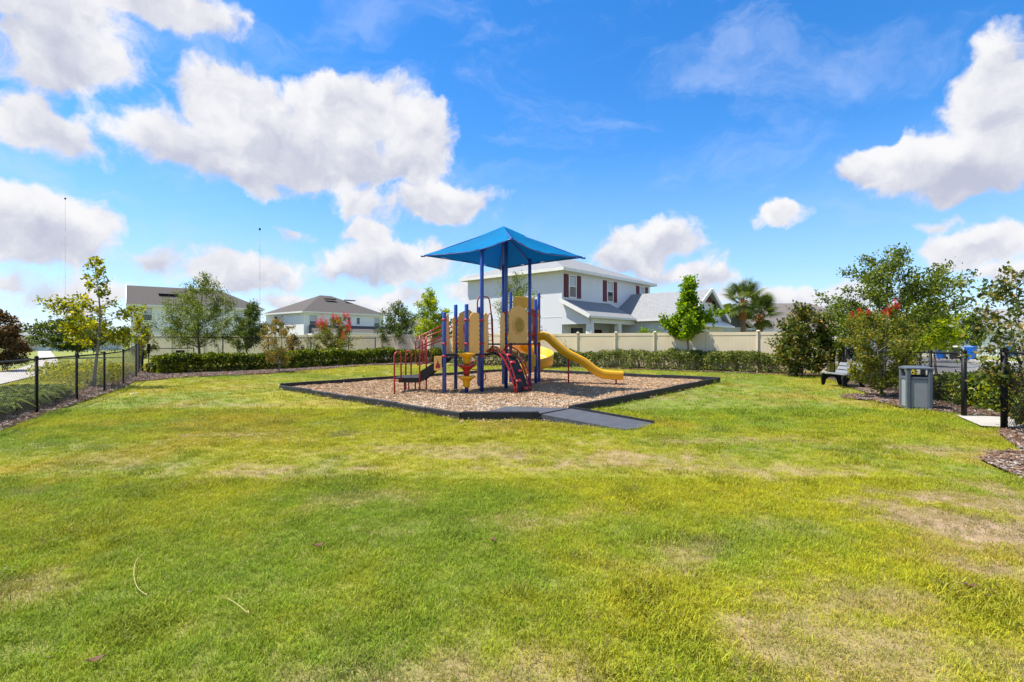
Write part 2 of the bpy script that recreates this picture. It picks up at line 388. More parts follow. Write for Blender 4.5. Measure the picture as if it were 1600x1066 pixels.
def ell(cx, cy, rx, ry, n=28, seed=0):
    r = random.Random(seed); return [(cx+rx*math.cos(t)*(1+r.uniform(-.12,.12)), cy+ry*math.sin(t)*(1+r.uniform(-.12,.12))) for t in [2*math.pi*i/n for i in range(n)]]
BED_C = ell(10.35,14.3,1.0,.9,seed=3)
BED_G = [RF(-2.6,-.75),RF(-1.4,-1.0),RF(0.5,-.7),RF(4,-.7),RF(9,-.8),RF(9,1.5),RF(-3.6,1.5),RF(-3.6,.1)]
BED_E = [G(1530,719),G(1570,738),G(1640,765),(8.3,6.0),(9.6,6.6),RF(-5.6,1.4),RF(-5.6,-.1),RF(-6.4,-.35),G(1600,706),G(1550,709)]
GATE_PATH = [RF(-3.75,-.12),RF(-5.35,-.25),RF(-5.35,3.3),RF(-3.75,3.3)]
PATH_L = [(-10.5,6.5),(-14.6,12.6),(-17.8,17.3),(-24.9,28.4),(-32.2,36.5),(-73,81),(-75,81),(-34.3,37),(-28,29),(-26,26),(-19.2,17.6),(-16,12),(-12,5.6)]

def inpoly(P, poly):
    x, y = P[:, 0], P[:, 1]; res = np.zeros(len(P), bool); j = len(poly)-1
    for i in range(len(poly)):
        xi, yi = poly[i]; xj, yj = poly[j]
        c = ((yi > y) != (yj > y)) & (x < (xj-xi)*(y-yi)/(yj-yi+1e-12)+xi); res ^= c; j = i
    return res
def vnoise(P, scale, seed, octs=3):
    out = np.zeros(len(P)); amp = 1; tot = 0
    for o in range(octs):
        r = np.random.RandomState(seed+o*7).rand(128, 128)
        q = P*scale*(2**o)+17.3*o; i = np.floor(q).astype(int); f = q-i; f = f*f*(3-2*f)
        a = r[i[:,0]%128, i[:,1]%128]; b = r[(i[:,0]+1)%128, i[:,1]%128]; c = r[i[:,0]%128, (i[:,1]+1)%128]; d = r[(i[:,0]+1)%128, (i[:,1]+1)%128]
        out += amp*((a*(1-f[:,0])+b*f[:,0])*(1-f[:,1])+(c*(1-f[:,0])+d*f[:,0])*f[:,1]); tot += amp; amp *= .55
    return out/tot
def sstep(a, b, x): t = np.clip((x-a)/(b-a), 0, 1); return t*t*(3-2*t)
WORN = [(1.5,7.0,1.4,.5,.5),(2.9,6.4,1.0,.35,.4),(-2.9,6.3,1.1,.4,.45),(-.4,7.6,1.6,.4,.35),(4.0,4.3,.8,.8,.85),(3.9,3.4,.6,.7,.85),(5.2,5.0,1.2,.8,.7),(1.9,2.6,.7,.3,.45),(-.5,2.40,.9,.25,.5),
        (2.2,3.2,.4,.2,.45),(-4.6,8.8,1.2,.3,.4),(-1.6,5.2,.6,.3,.3),(.2,4.6,.9,.3,.25),(3.2,8.2,1.4,.35,.4),(-7.2,13,1.4,.4,.3),(6.4,7.6,.8,.6,.5),(1.4,3.9,.5,.25,.4),(-3.3,3.1,.5,.3,.35)]
def lawn_fields(P):
    """tone colour of the turf and how worn it is, from position only"""
    n1 = vnoise(P, .22, 1); n2 = vnoise(P, .9, 11); n3 = vnoise(P, 3.1, 23); n4 = vnoise(P, 9., 31, 2)
    worn = np.zeros(len(P))
    for (cx, cy, rx, ry, w) in WORN:
        d = np.sqrt(((P[:,0]-cx)/rx)**2+((P[:,1]-cy)/ry)**2)
        worn = np.maximum(worn, w*(1-sstep(.25, 1.35, d+(n2-.5)*1.9+(n3-.5)*1.9+(n4-.5)*1.0)))
    worn = np.maximum(worn, .42*sstep(.60, .82, .55*n2+.3*n3+.15*n4))
    green = sstep(.40, .66, .5*n1+.35*n2+.15*n3+.05*sstep(1, 5, P[:,0])*sstep(5, 8, P[:,1]))
    yel = np.array((.365,.355,.014)); grn = np.array((.215,.29,.018)); tan = np.array((.36,.27,.13)); org = np.array((.40,.28,.035))
    c = yel[None]*(1-green[:,None])+grn[None]*green[:,None]
    o = sstep(.55, .75, vnoise(P, .6, 57))[:,None]*.45; c = c*(1-o)+org[None]*o
    w = worn[:,None]*.8; c = c*(1-w)+tan[None]*w
    c *= (.82+.36*n4)[:,None]
    return c, worn
EXCL = [PLAY, BED_B, BED_L, BED_R, BED_C, BED_G, BED_E, GATE_PATH, PATH_L,
        [(1.26,11.1),(2.7,9.85),(2.35,9.4),(2.0,9.15),(.5,10.2)], [RF(-40,2.5),RF(-40,13),RF(160,13),RF(160,2.5)]]
def free(P):
    m = np.ones(len(P), bool)
    for e in EXCL: m &= ~inpoly(P, e)
    return m

# ------------------------------------------------------------------ ground sheets
def vcol_mat(name, attr, dark=1., bump=.5, bscale=60, typ='GEOMETRY', trans=0., rough=.85, hv=None):
    m, N, L, p = nodes(name); p.inputs['Roughness'].default_value = rough; p.inputs['Specular IOR Level'].default_value = .2
    a = N.new('ShaderNodeAttribute'); a.attribute_name = attr; a.attribute_type = typ
    tc = N.new('ShaderNodeTexCoord'); g = N.new('ShaderNodeNewGeometry')
    n = N.new('ShaderNodeTexNoise'); n.inputs['Scale'].default_value = bscale; n.inputs['Detail'].default_value = 4; L.new(tc.outputs['Object'], n.inputs['Vector'])
    h = N.new('ShaderNodeHueSaturation'); L.new(a.outputs['Color'], h.inputs['Color'])
    k = N.new('ShaderNodeMapRange'); k.inputs[3].default_value = dark*.7; k.inputs[4].default_value = dark*1.3
    L.new(g.outputs['Random Per Island'] if typ != 'GEOMETRY' else n.outputs[0], k.inputs[0]); L.new(k.outputs[0], h.inputs['Value'])
    L.new(h.outputs[0], p.inputs['Base Color'])
    if bump:
        b = N.new('ShaderNodeBump'); b.inputs['Strength'].default_value = bump; b.inputs['Distance'].default_value = .03
        L.new(n.outputs[0], b.inputs['Height']); L.new(b.outputs[0], p.inputs['Normal'])
    if trans:
        t = N.new('ShaderNodeBsdfTranslucent'); L.new(h.outputs[0], t.inputs[0]); mx = N.new('ShaderNodeMixShader'); mx.inputs[0].default_value = trans
        L.new(p.outputs[0], mx.inputs[1]); L.new(t.outputs[0], mx.inputs[2]); L.new(mx.outputs[0], N['Material Output'].inputs[0])
    return m
def grid_mesh(name, xs, ys, zf, mat, colf=None):
    X, Y = np.meshgrid(xs, ys); P = np.stack([X.ravel(), Y.ravel()], 1); Z = zf(P)
    V = np.concatenate([P, Z[:, None]], 1).astype(np.float32); nx, ny = len(xs), len(ys)
    i = (np.arange(ny-1)[:, None]*nx+np.arange(nx-1)[None]).ravel()
    F = np.stack([i, i+1, i+nx+1, i+nx], 1).astype(np.int32)
    me = bpy.data.meshes.new(name); me.vertices.add(len(V)); me.vertices.foreach_set('co', V.ravel())
    me.loops.add(F.size); me.loops.foreach_set('vertex_index', F.ravel()); me.polygons.add(len(F)); me.polygons.foreach_set('loop_start', np.arange(0, F.size, 4, dtype=np.int32))
    me.polygons.foreach_set('use_smooth', np.ones(len(F), bool))
    me.update(calc_edges=True); me.materials.append(mat)
    if colf is not None:
        c = colf(P); a = me.attributes.new('tint', 'FLOAT_COLOR', 'POINT'); a.data.foreach_set('color', np.concatenate([c, np.ones((len(c), 1))], 1).astype(np.float32).ravel())
    return link(name, me)
def lawn_z(P): return .02*(vnoise(P, .5, 77, 2)-.5)-.01
def lawn_col(P):
    c, w = lawn_fields(P); soil = np.array((.33,.225,.15))
    n = vnoise(P, 14., 91, 2); k = np.clip(.15+w*.75+(n-.5)*.5, 0, .9)[:, None]
    return c*.66*(1-k)+soil[None]*k*(.55+.9*vnoise(P, 22., 97, 2))[:, None]  # turf darkened: thatch tone plus shade between the blades put into the colour
lawn = grid_mesh('lawn', np.arange(-30, 26.01, .12), np.arange(-4, 42.01, .12), lawn_z, vcol_mat('lawn_turf', 'tint', 1., .7, 45), lawn_col)
setp(lawn, kind='structure')
def sheet(name, poly, z, mat, kind='structure'):
    me = bpy.data.meshes.new(name); me.from_pydata([(a, b, z) for a, b in poly], [], [tuple(range(len(poly)))]); me.materials.append(mat); me.update()
    return setp(link(name, me), kind=kind)
far_grass = M('far_grass', (.17,.22,.025), (.10,.15,.018), .35, .9, bump=.4, bscale=25, c3=(.20,.215,.03), det=8)
sheet('ground', [(-3000,-400),(3000,-400),(3000,4000),(-3000,4000)], -.06, far_grass)
mulchm = M('shredded_mulch', (.21,.125,.075), (.065,.035,.022), 16, .95, bump=.9, bscale=34, c3=(.125,.07,.045), det=8)
mulchd = M('dark_mulch', (.10,.07,.05), (.030,.02,.015), 16, .95, bump=.9, bscale=34, c3=(.06,.04,.03), det=8)
for k, (b, m_) in enumerate(((BED_B, mulchm), (BED_L, mulchd), (BED_R, mulchm), (BED_C, mulchm), (BED_G, mulchd), (BED_E, mulchm))):
    sheet('mulch_bed', b, .016+.002*k, m_)
sheet('gate_path', GATE_PATH, .034, MT['concrete'])
sheet('footpath', PATH_L, .030, MT['concrete'])
# street beyond the right-hand fence
sheet('road', [RF(-40,4.3),RF(-40,12.4),RF(170,12.4),RF(170,4.3)], .02, MT['asphalt'])
def strip(name, o0, o1, z0, z1, mat): return setp(MB().slab([RF(-40,o0),RF(-40,o1),RF(170,o1),RF(170,o0)][::-1], z0, z1).build(name, mat), kind='structure')
strip('kerb', 4.12, 4.3, -.05, .13, MT['concrete']); strip('kerb', 12.4, 12.58, -.05, .13, MT['concrete'])
strip('sidewalk', 2.3, 3.3, -.05, .04, MT['concrete']); strip('sidewalk', 14.0, 15.4, -.05, .05, MT['concrete'])
MB().slab([RF(24,15.4),RF(29,15.4),RF(29,22),RF(24,22)][::-1], -.04, .06).build('driveway', MT['concrete'])['kind'] = 'structure'

# ------------------------------------------------------------------ scattering of countless small things
def protos(name, meshes):
    c = bpy.data.collections.new(name)
    for i, me in enumerate(meshes): c.objects.link(bpy.data.objects.new('%s_%02d' % (name, i), me))
    return c
def scatter(name, P3, scale, rot, tint, coll, label, cat):
    me = bpy.data.meshes.new(name); n = len(P3); me.vertices.add(n); me.vertices.foreach_set('co', P3.astype(np.float32).ravel())
    a = me.attributes.new('sz', 'FLOAT', 'POINT'); a.data.foreach_set('value', scale.astype(np.float32))
    a = me.attributes.new('rt', 'FLOAT_VECTOR', 'POINT'); a.data.foreach_set('vector', rot.astype(np.float32).ravel())
    a = me.attributes.new('tint', 'FLOAT_COLOR', 'POINT'); a.data.foreach_set('color', np.concatenate([tint, np.ones((n, 1))], 1).astype(np.float32).ravel())
    o = link(name, me); ng = bpy.data.node_groups.new(name+'_scatter', 'GeometryNodeTree')
    ng.interface.new_socket('Geometry', in_out='INPUT', socket_type='NodeSocketGeometry'); ng.interface.new_socket('Geometry', in_out='OUTPUT', socket_type='NodeSocketGeometry')
    N = ng.nodes; L = ng.links; gi = N.new('NodeGroupInput'); go = N.new('NodeGroupOutput')
    iop = N.new('GeometryNodeInstanceOnPoints'); ci = N.new('GeometryNodeCollectionInfo'); ci.inputs['Collection'].default_value = coll
    ci.inputs['Separate Children'].default_value = True; ci.inputs['Reset Children'].default_value = True
    s = N.new('GeometryNodeInputNamedAttribute'); s.data_type = 'FLOAT'; s.inputs['Name'].default_value = 'sz'
    r = N.new('GeometryNodeInputNamedAttribute'); r.data_type = 'FLOAT_VECTOR'; r.inputs['Name'].default_value = 'rt'
    e = N.new('FunctionNodeEulerToRotation'); L.new(r.outputs['Attribute'], e.inputs[0])
    L.new(gi.outputs[0], iop.inputs['Points']); L.new(ci.outputs[0], iop.inputs['Instance']); iop.inputs['Pick Instance'].default_value = True
    L.new(e.outputs[0], iop.inputs['Rotation']); L.new(s.outputs['Attribute'], iop.inputs['Scale']); L.new(iop.outputs[0], go.inputs[0])
    o.modifiers.new('scatter', 'NODES').node_group = ng
    return setp(o, label, cat, kind='stuff')
def tuft(seed, nb, mat, spread, h, w, lean):
    r = np.random.RandomState(seed); V = []; F = []
    for i in range(nb):
        x, y = r.normal(0, spread, 2); a = r.rand()*6.283; hh = h*r.uniform(.5, 1.15); ww = w*r.uniform(.7, 1.3); ln = lean*r.uniform(.3, 1.6)*hh
        dx, dy = math.cos(a), math.sin(a); sx, sy = -dy*ww/2, dx*ww/2; b = len(V)
        mx_, my_ = x+dx*ln*.35, y+dy*ln*.35
        V += [(x-sx, y-sy, -.004), (x+sx, y+sy, -.004), (mx_+sx*.85, my_+sy*.85, hh*.6), (mx_-sx*.85, my_-sy*.85, hh*.6), (x+dx*ln, y+dy*ln, hh)]
        F += [(b, b+1, b+2, b+3), (b+3, b+2, b+4)]
    me = bpy.data.meshes.new('tuft'); me.from_pydata(V, [], F); me.materials.append(mat); return me
rs = np.random.RandomState(4)
blade_mat = vcol_mat('grass_blade', 'tint', 1.05, 0, 30, 'INSTANCER', .32, .6)
def rand_in(n, y0, y1, k, xm=1.0):
    y = np.sqrt(rs.rand(n)*(y1*y1-y0*y0)+y0*y0); x = (rs.rand(n)*2-1)*y*k; return np.stack([x, y], 1)
near = np.concatenate([rand_in(40000, 1.7, 6.0, 1.25), rand_in(34000, 6.0, 12.0, 1.12), rand_in(26000, 12., 33., 1.05)])
far_m = near[:, 1] > 12
keep = free(near) & (near[:,0] > -26) & (near[:,0] < 25)
tintv, wornv = lawn_fields(near)
keep &= rs.rand(len(near)) > wornv*.5
# turf ends at the left fence line and at the right one
near, tintv, wornv = near[keep], tintv[keep], wornv[keep]
n = len(near)
tint = tintv*rs.uniform(.8, 1.25, (n, 1)); tint[:, 0] *= rs.uniform(.85, 1.12, n)
dry = rs.rand(n) < (.05+.42*wornv); tint[dry] = tint[dry]*.35+np.array((.38,.30,.145))*.65
szv = (1-.35*wornv)*rs.uniform(.65, 1.3, n)*np.clip(near[:,1]/7., 1.0, 2.0)*np.where(dry, .75, 1.)
clump = sstep(.58, .74, vnoise(near, 2.4, 141, 3)); szv *= 1+.55*clump*(1-wornv); tint[:, :2] *= (1-.16*clump)[:, None]
lay = np.where(dry, .7, .16); rot = np.stack([rs.normal(0, 1, n)*lay, rs.normal(0, 1, n)*lay, rs.rand(n)*6.283], 1)
tufts = protos('grass_tuft', [tuft(s, 24, blade_mat, .032, .026, .0032, 1.0) for s in range(8)])
scatter('grass', np.concatenate([near, lawn_z(near)[:, None]], 1), szv, rot, tint, tufts, 'short yellow-green turf blades covering the whole lawn', 'grass')

# ------------------------------------------------------------------ playground surface: loose wood chips
def mulch_z(P): return .055+.05*(vnoise(P, .55, 41, 3)-.5)+.10*np.exp(-((P[:,0]+2.8)**2/.25+(P[:,1]-15.1)**2/.12))-.045*np.exp(-((P[:,0]-4.3)**2/.35+(P[:,1]-18.1)**2/.2))+.05*np.exp(-((P[:,0]-5.3)**2/.2+(P[:,1]-18.0)**2/.3))
def chip_floor():
    xs = np.arange(-8, 8.3, .1); ys = np.arange(10, 27, .1)
    m = M('wood_chip_bed', (.44,.30,.18), (.17,.105,.06), 26, .95, bump=1., bscale=40, c3=(.32,.21,.125), det=9)
    o = grid_mesh('wood_chip_bed', xs, ys, mulch_z, m)
    import bmesh
    bm = bmesh.new(); bm.from_mesh(o.data)
    cen = np.array([f.calc_center_median()[:2] for f in bm.faces]); ins = inpoly(cen, PLAY)
    bmesh.ops.delete(bm, geom=[f for f, k in zip(bm.faces, ins) if not k], context='FACES'); bm.to_mesh(o.data); bm.free()
    setp(o, kind='structure')
    me_ = []
    chm = vcol_mat('wood_chip', 'tint', 1., .3, 60, 'INSTANCER', 0, .9)
    for s in range(4):
        r = random.Random(s); mb = MB()
        for k in range(7):
            a = r.uniform(0, 6.3); l = r.uniform(.03, .085); x, y = r.uniform(-.09, .09), r.uniform(-.09, .09); z = r.uniform(0, .02)
            mb.bar((x, y, z), (x+l*math.cos(a), y+l*math.sin(a), z+r.uniform(-.012, .02)), r.uniform(.010, .024), r.uniform(.004, .009))
        me = bpy.data.meshes.new('chips'); me.from_pydata([tuple(v) for v in mb.v], [], mb.f); me.materials.append(chm); me_.append(me)
    P = np.stack([rs.uniform(-8, 8.3, 80000), rs.uniform(10, 27, 80000)], 1); P = P[inpoly(P, PLAY)]
    P = P[rs.rand(len(P)) < np.clip(1.9-P[:,1]/13., .3, 1)]; n = len(P)
    E = np.array(PLAY); k = rs.randint(0, len(E), 420); u = rs.rand(420, 1); Pe = E[k]*(1-u)+E[(k+1) % len(E)]*u+rs.normal(0, .16, (420, 2))   # chips kicked over the border
    P = np.concatenate([P, Pe[~inpoly(Pe, PLAY)]]); n = len(P); q = rs.rand(n, 1); tintc = np.array((.22,.135,.072))*(1-q)+np.array((.60,.42,.25))*q
    gr = inpoly(P, PLAY) & (rs.rand(n) < np.clip(.6-(P[:,1]-10.3)*.11, .08, .55)); tintc[gr] = np.array((.52,.43,.33))*rs.uniform(.6, 1.3, (gr.sum(), 1))
    scatter('wood_chips', np.concatenate([P, np.where(inpoly(P, PLAY), mulch_z(P)+.004, .022)[:, None]], 1), rs.uniform(.35, .80, n), np.stack([rs.normal(0,.15,n), rs.normal(0,.15,n), rs.rand(n)*6.3], 1), tintc, protos('chip_clump', me_), 'loose tan wood chips filling the bordered play area', 'wood chips')
    # mulch pieces in the near beds
    P = np.stack([rs.uniform(-20, 12, 260000), rs.uniform(4, 40, 260000)], 1)
    k = np.zeros(len(P), bool)
    for b in (BED_B, BED_R, BED_C, BED_E, BED_L, BED_G): k |= inpoly(P, b)
    P = P[k]; n = len(P); q = rs.rand(n, 1); t2 = np.array((.09,.05,.03))*(1-q)+np.array((.32,.20,.13))*q
    g2 = rs.rand(n) < .25; t2[g2] = np.array((.42,.37,.33))*rs.uniform(.5, 1.1, (g2.sum(), 1))
    scatter('bark_mulch', np.concatenate([P, np.full((n, 1), .03)], 1), rs.uniform(.35, .85, n), np.stack([rs.normal(0,.15,n), rs.normal(0,.15,n), rs.rand(n)*6.3], 1), t2, protos('mulch_clump', me_), 'shredded brown bark lying in the planting beds', 'mulch')
chip_floor()

# ------------------------------------------------------------------ playground border and ramp
def border():
    t = thing('playground_border', 'low black plastic timbers edging the wood-chip play area', 'border', (0, 18, 0))
    n = 0
    for i in range(len(PLAY)):
        if i == 2: continue                      # the gap with the ramp
        a = Vector((*PLAY[i], 0)); b = Vector((*PLAY[(i+1) % len(PLAY)], 0)); L = (b-a).length; k = max(1, round(L/1.22)); d = (b-a).normalized()
        for j in range(k):
            n += 1; r = random.Random(n)
            p = a+d*(L*j/k+.006); q = a+d*(L*(j+1)/k-.006); z = (.055 if i == 0 else .085)+r.uniform(-.012, .012)
            h = .10 if i == 0 else .13
            if i == 0: z += .035*j/k
            w = .09
            m = MB((0, 18, 0)); pz = Vector((0, 0, z)); m.bar(p+pz, q+pz+Vector((0, 0, r.uniform(-.008, .008))), w, 2*h*.78)
            o = m.build('timber', MT['timber'], t, .014)
            e = q-d*.05; MB((0, 18, 0)).cyl(e.x, e.y, z, z+h*.80+.006, .022, 8).build('spike_cap', MT['timber'], o)
border()
def ramp():
    t = thing('rubber_ramp', 'grey rubber access ramp leading through the gap in the black border', 'ramp', (1.3, 10.6, 0))
    o = (1.3, 10.6, 0); zt = .13
    A = (.56,10.32); B = (1.27,11.18); C = (2.72,9.86); D = (2.5,9.55); E = (2.28,9.3); F = (2.0,9.17)
    vs = [(*A, zt), (*B, zt), (*C, .02), (*D, .018), (*E, .016), (*F, .016), (*A, -.03), (*B, -.03), (*C, -.03), (*D, -.03), (*E, -.03), (*F, -.03)]
    MB(o).add(vs, [(0,5,4,3,2,1), (6,7,8,9,10,11), (0,1,7,6), (1,2,8,7), (2,3,9,8), (3,4,10,9), (4,5,11,10), (5,0,6,11)]).build('outer_ramp', MT['rubber'], t)
    H = (-.12,12.0); I = (-.86,10.42)
    vs = [(.53,10.36,zt+.004), (1.22,11.2,zt+.004), (*H, .07), (*I, .085), (.53,10.36,-.03), (1.22,11.2,-.03), (*H, -.03), (*I, -.03)]
    MB(o).add(vs, [(0,1,2,3), (7,6,5,4), (0,4,5,1), (1,5,6,2), (2,6,7,3), (3,7,4,0)]).build('inner_ramp', MT['rubber'], t)
    MB(o).bar((1.29,11.18,.15), (2.74,9.87,.035), .03, .05).build('edge_strip', MT['timber'], t)
    MB(o).bar((.57,10.3,zt+.008), (1.27,11.17,zt+.008), .035, .012).build('hinge_joint', MT['timber'], t)
ramp()

# ------------------------------------------------------------------ play structure
PO = (-.3, 16.5, 0.0)
PS = thing('play_structure', 'red, blue and yellow playground climbing structure with slides under a blue shade canopy', 'playground', PO)
def PM(): return MB(PO)
APEX = Vector((-.27,16.5,5.30)); CL = Vector((-2.84,16.5,4.36)); CR = Vector((2.27,16.5,4.30)); CN = Vector((.0,13.95,4.40)); CF = Vector((-.42,19.05,4.28))
def cover_z(x, y): return 5.30-.95*(abs(x-APEX.x)+abs(y-APEX.y))/2.55
posts = dict(a=(-1.97,14.9,2.44), b=(-1.78,16.2,2.75), c=(-1.34,15.1,2.69), d=(-.905,15.4,0), e=(-.31,18.25,0), f=(-.19,16.45,0), g=(.60,17.3,0), h=(.85,18.4,3.1), i=(1.01,19.25,3.4), j=(-.05,18.95,3.42), p=(-1.1,17.25,2.75))
Q = {k: Vector((v[0], v[1], 0)) for k, v in posts.items()}
ZA, ZB = 1.22, 1.52
for k, (x, y, zt) in posts.items():
    if zt == 0: zt = cover_z(x, y)-.30
    o = PM().tube([(x,y,-.1),(x,y,zt-.02),(x,y,zt)], [.058,.058,.045], 14).build('post', MT['blue'], PS)
    zd = ZA if k in 'abcdp' else ZB
    for z in (zd-.06, zd+.30, zd+1.0): PM().tube([(x,y,z-.03),(x,y,z+.03)], .074, 12).build('clamp', MT['red'], o)
def deck(poly, z):
    o = PM().slab([tuple(Q[k][:2]) if isinstance(k, str) else k for k in poly], z-.05, z).build('deck', MT['black'], PS)
deck('acdfpb', ZA); deck('fgep', ZB)
PM().slab([tuple(Q[k][:2]) for k in 'ghij']+[tuple(Q['e'][:2])], ZB-.052, ZB-.002).build('deck', MT['black'], PS)
def frame2(p, q):
    e = (q-p).normalized(); n = Vector((e.y, -e.x, 0))
    return e, n, (lambda a, b, c: p+e*a+n*c+Vector((0, 0, b)))
def teeth(x0, x1, z0, z1, top, n=7, dpt=.022):   # panel outline with notched sides
    L = [(x0, z0)]; R_ = []
    for i in range(n):
        za = z0+(z1-z0)*(i+.25)/n; zb = z0+(z1-z0)*(i+.75)/n
        R_ += [(x1, za), (x1+dpt, za), (x1+dpt, zb), (x1, zb)]
        L += [(x0, za), (x0-dpt, za), (x0-dpt, zb), (x0, zb)]
    return [(x0, z0), (x1, z0)]+R_+top+L[::-1][:-1]
def panel(p, q, s0, s1, z0, z1, top='round', off=0., name='panel', mat='tan'):
    e, n, T = frame2(Q[p], Q[q]); w = s1-s0; c = (s0+s1)/2
    if top == 'round': tp = [(s1, z1-.10), (s1-.03, z1-.03), (s1-.10, z1), (s0+.10, z1), (s0+.03, z1-.03), (s0, z1-.10)]
    elif top == 'ogee': tp = [(s1, z1-.24), (s1-.05, z1-.22), (s1-.10, z1-.13), (s1-.2*w, z1-.09), (c+.16*w, z1-.04), (c+.06*w, z1), (c-.06*w, z1), (c-.16*w, z1-.04), (s0+.2*w, z1-.09), (s0+.10, z1-.13), (s0+.05, z1-.22), (s0, z1-.24)]
    elif top == 'slopeL': tp = [(s1, z1-.05), (s1-.05, z1), (s0+.35*w, z1), (s0+.1*w, z1-.08), (s0, z1-.2)]
    else: tp = [(s1, z1-.2), (s1-.1*w, z1-.08), (s1-.35*w, z1), (s0+.05, z1), (s0, z1-.05)]
    zt = max(z0+.3, z1-.26)
    return PM().plate(teeth(s0, s1, z0, zt, tp), lambda a, b, c_: T(a, b, c_+off), .035).build(name, MT[mat], PS, .006), T
def ring(T, cx, cz, r, rr, off, n=28): return PM().tube([T(cx+r*math.cos(t), cz+r*math.sin(t), off) for t in [2*math.pi*k/n for k in range(n+1)]], rr, 8, cap=False)
# sun panel between two tall posts
lf = (Q['g']-Q['f']).length
o, T = panel('f', 'g', .13, lf-.12, ZB+.02, 2.78, 'ogee', 0.)
cx, cz = lf/2+.02, 2.12
ring(T, cx, cz, .285, .035, .018).build('rim', MT['tan'], o)
PM().plate([(cx+.26*math.cos(k*.2244), cz+.26*math.sin(k*.2244)) for k in range(28)], lambda a, b, c: T(a, b, c+.022), .03).build('medallion', MT['gold'], o)
m = PM()
for k in range(12):
    t = k*math.pi/6; m.tube([T(cx+r_*math.cos(t+r_*2.5), cz+r_*math.sin(t+r_*2.5), .04) for r_ in (.09, .13, .17, .21)], [.008,.016,.016,.006], 6)
m.tube([T(cx+.06*math.cos(k*.6), cz+.06*math.sin(k*.6), .04) for k in range(11)], .012, 6); m.build('relief', MT['gold'], o)
lcd = (Q['d']-Q['c']).length; panel('c', 'd', .09, lcd-.10, ZA+.01, 2.45, 'slopeL')
lab = (Q['b']-Q['a']).length; panel('a', 'b', .09, .46, ZA-.02, 2.38, 'slopeL')
panel('a', 'b', lab-.36, lab-.10, ZA-.02, 2.36, 'slopeR')
lbp = (Q['p']-Q['b']).length
o, T = panel('b', 'p', .10, lbp-.12, ZA+.10, 2.62, 'ogee')
ring(T, lbp*.52, 2.0, .25, .05, -.01).build('porthole_ring', MT['red'], o)
ldf = (Q['f']-Q['d']).length
panel('d', 'f', .09, .30, ZA+.02, 2.45, 'slopeR'); panel('d', 'f', ldf-.30, ldf-.09, ZA+.02, 2.50, 'slopeL')
lip = (Q['i']-Q['h']).length
panel('h', 'i', .06, .16, ZB+.02, 2.75, 'round'); panel('h', 'i', lip-.16, lip-.06, ZB+.02, 2.75, 'round')
# vertical bar barrier
e, n, T = frame2(Q['g'], Q['h']); lgh = (Q['h']-Q['g']).length
m = PM(); m.tube([T(.05,2.70,0), T(lgh-.05,2.70,0)], .02); m.tube([T(.05,ZB+.1,0), T(lgh-.05,ZB+.1,0)], .02)
for k in range(1, 8): m.tube([T(lgh*k/8,ZB+.1,0), T(lgh*k/8,2.70,0)], .013, 6)
m.build('barrier', MT['red'], PS)
# activity panel below the deck
o = PM().plate([(.10,.70),(lgh-.1,.70),(lgh-.1,1.14),(.10,1.14)], T, .04).build('activity_panel', MT['gold'], PS, .01)
for r_ in range(4):
    for k in range(5): a = .22+.165*k; PM().plate([(a+.04*math.cos(t), .79+.085*r_+.028*math.sin(t)) for t in [2*math.pi*q/8 for q in range(8)]], lambda x, y, z: T(x, y, z+.028), .02).build('button', MT['yellow'], o)
# arch climber
e, n, T = frame2(Q['d'], Q['f'])
arc = [(.0,1.28),(.18,1.34),(.36,1.30),(.54,1.18),(.70,1.00),(.84,.76),(.95,.48),(1.03,.22),(1.08,-.05)]
cl_s = (.22, 1.02)
o = None; m = PM(); vs = []; fs = []
for (oo, z) in arc:
    for s in (cl_s[0]+.05, cl_s[1]-.05): vs.append(T(s, z-.07, oo))
for i in range(len(arc)-1): fs.append((2*i, 2*i+1, 2*i+3, 2*i+2))
vs2 = [v+Vector((0,0,-.035)) for v in vs]; k = len(vs)
climb = PM().add(vs, fs, True).add(vs2, [f[::-1] for f in fs], True).build('arch_climber', MT['black'], PS)
for s in cl_s:
    PM().tube([T(s, z, oo) for oo, z in arc], .028, 8).build('side_rail', MT['red'], climb)
    m = PM(); ar2 = [(oo+(.10 if z < 1.2 else .05), z+(.05 if z < 1. else .11)) for oo, z in arc[1:-1]]
    m.tube([T(s, arc[0][1], arc[0][0]+.04)]+[T(s, z, oo) for oo, z in ar2]+[T(s, arc[-1][1]+.1, arc[-1][0]+.01)], .02, 8)
    for i in range(1, len(arc)-1): m.tube([T(s, arc[i][1], arc[i][0]), T(s, ar2[i-1][1], ar2[i-1][0])], .012, 6)
    m.build('hand_rail', MT['red'], climb)
for i, (oo, z) in enumerate([(.45,1.20),(.66,.98),(.82,.72),(.95,.44),(1.03,.20)]):
    s = .50 if i % 2 else .74
    if i == 1: s = .62
    m = PM(); m.lathe(0, 0, [(.0,.05),(.07,.045),(.105,.02),(.115,-.02)], 14)
    o = m.build('foothold', MT['red'], climb); P_ = T(s, z-.03, oo+.02); o.location = (P_.x, P_.y, P_.z)   # vertices already hold -PO
    o.location = (P_.x-0, P_.y-0, P_.z)
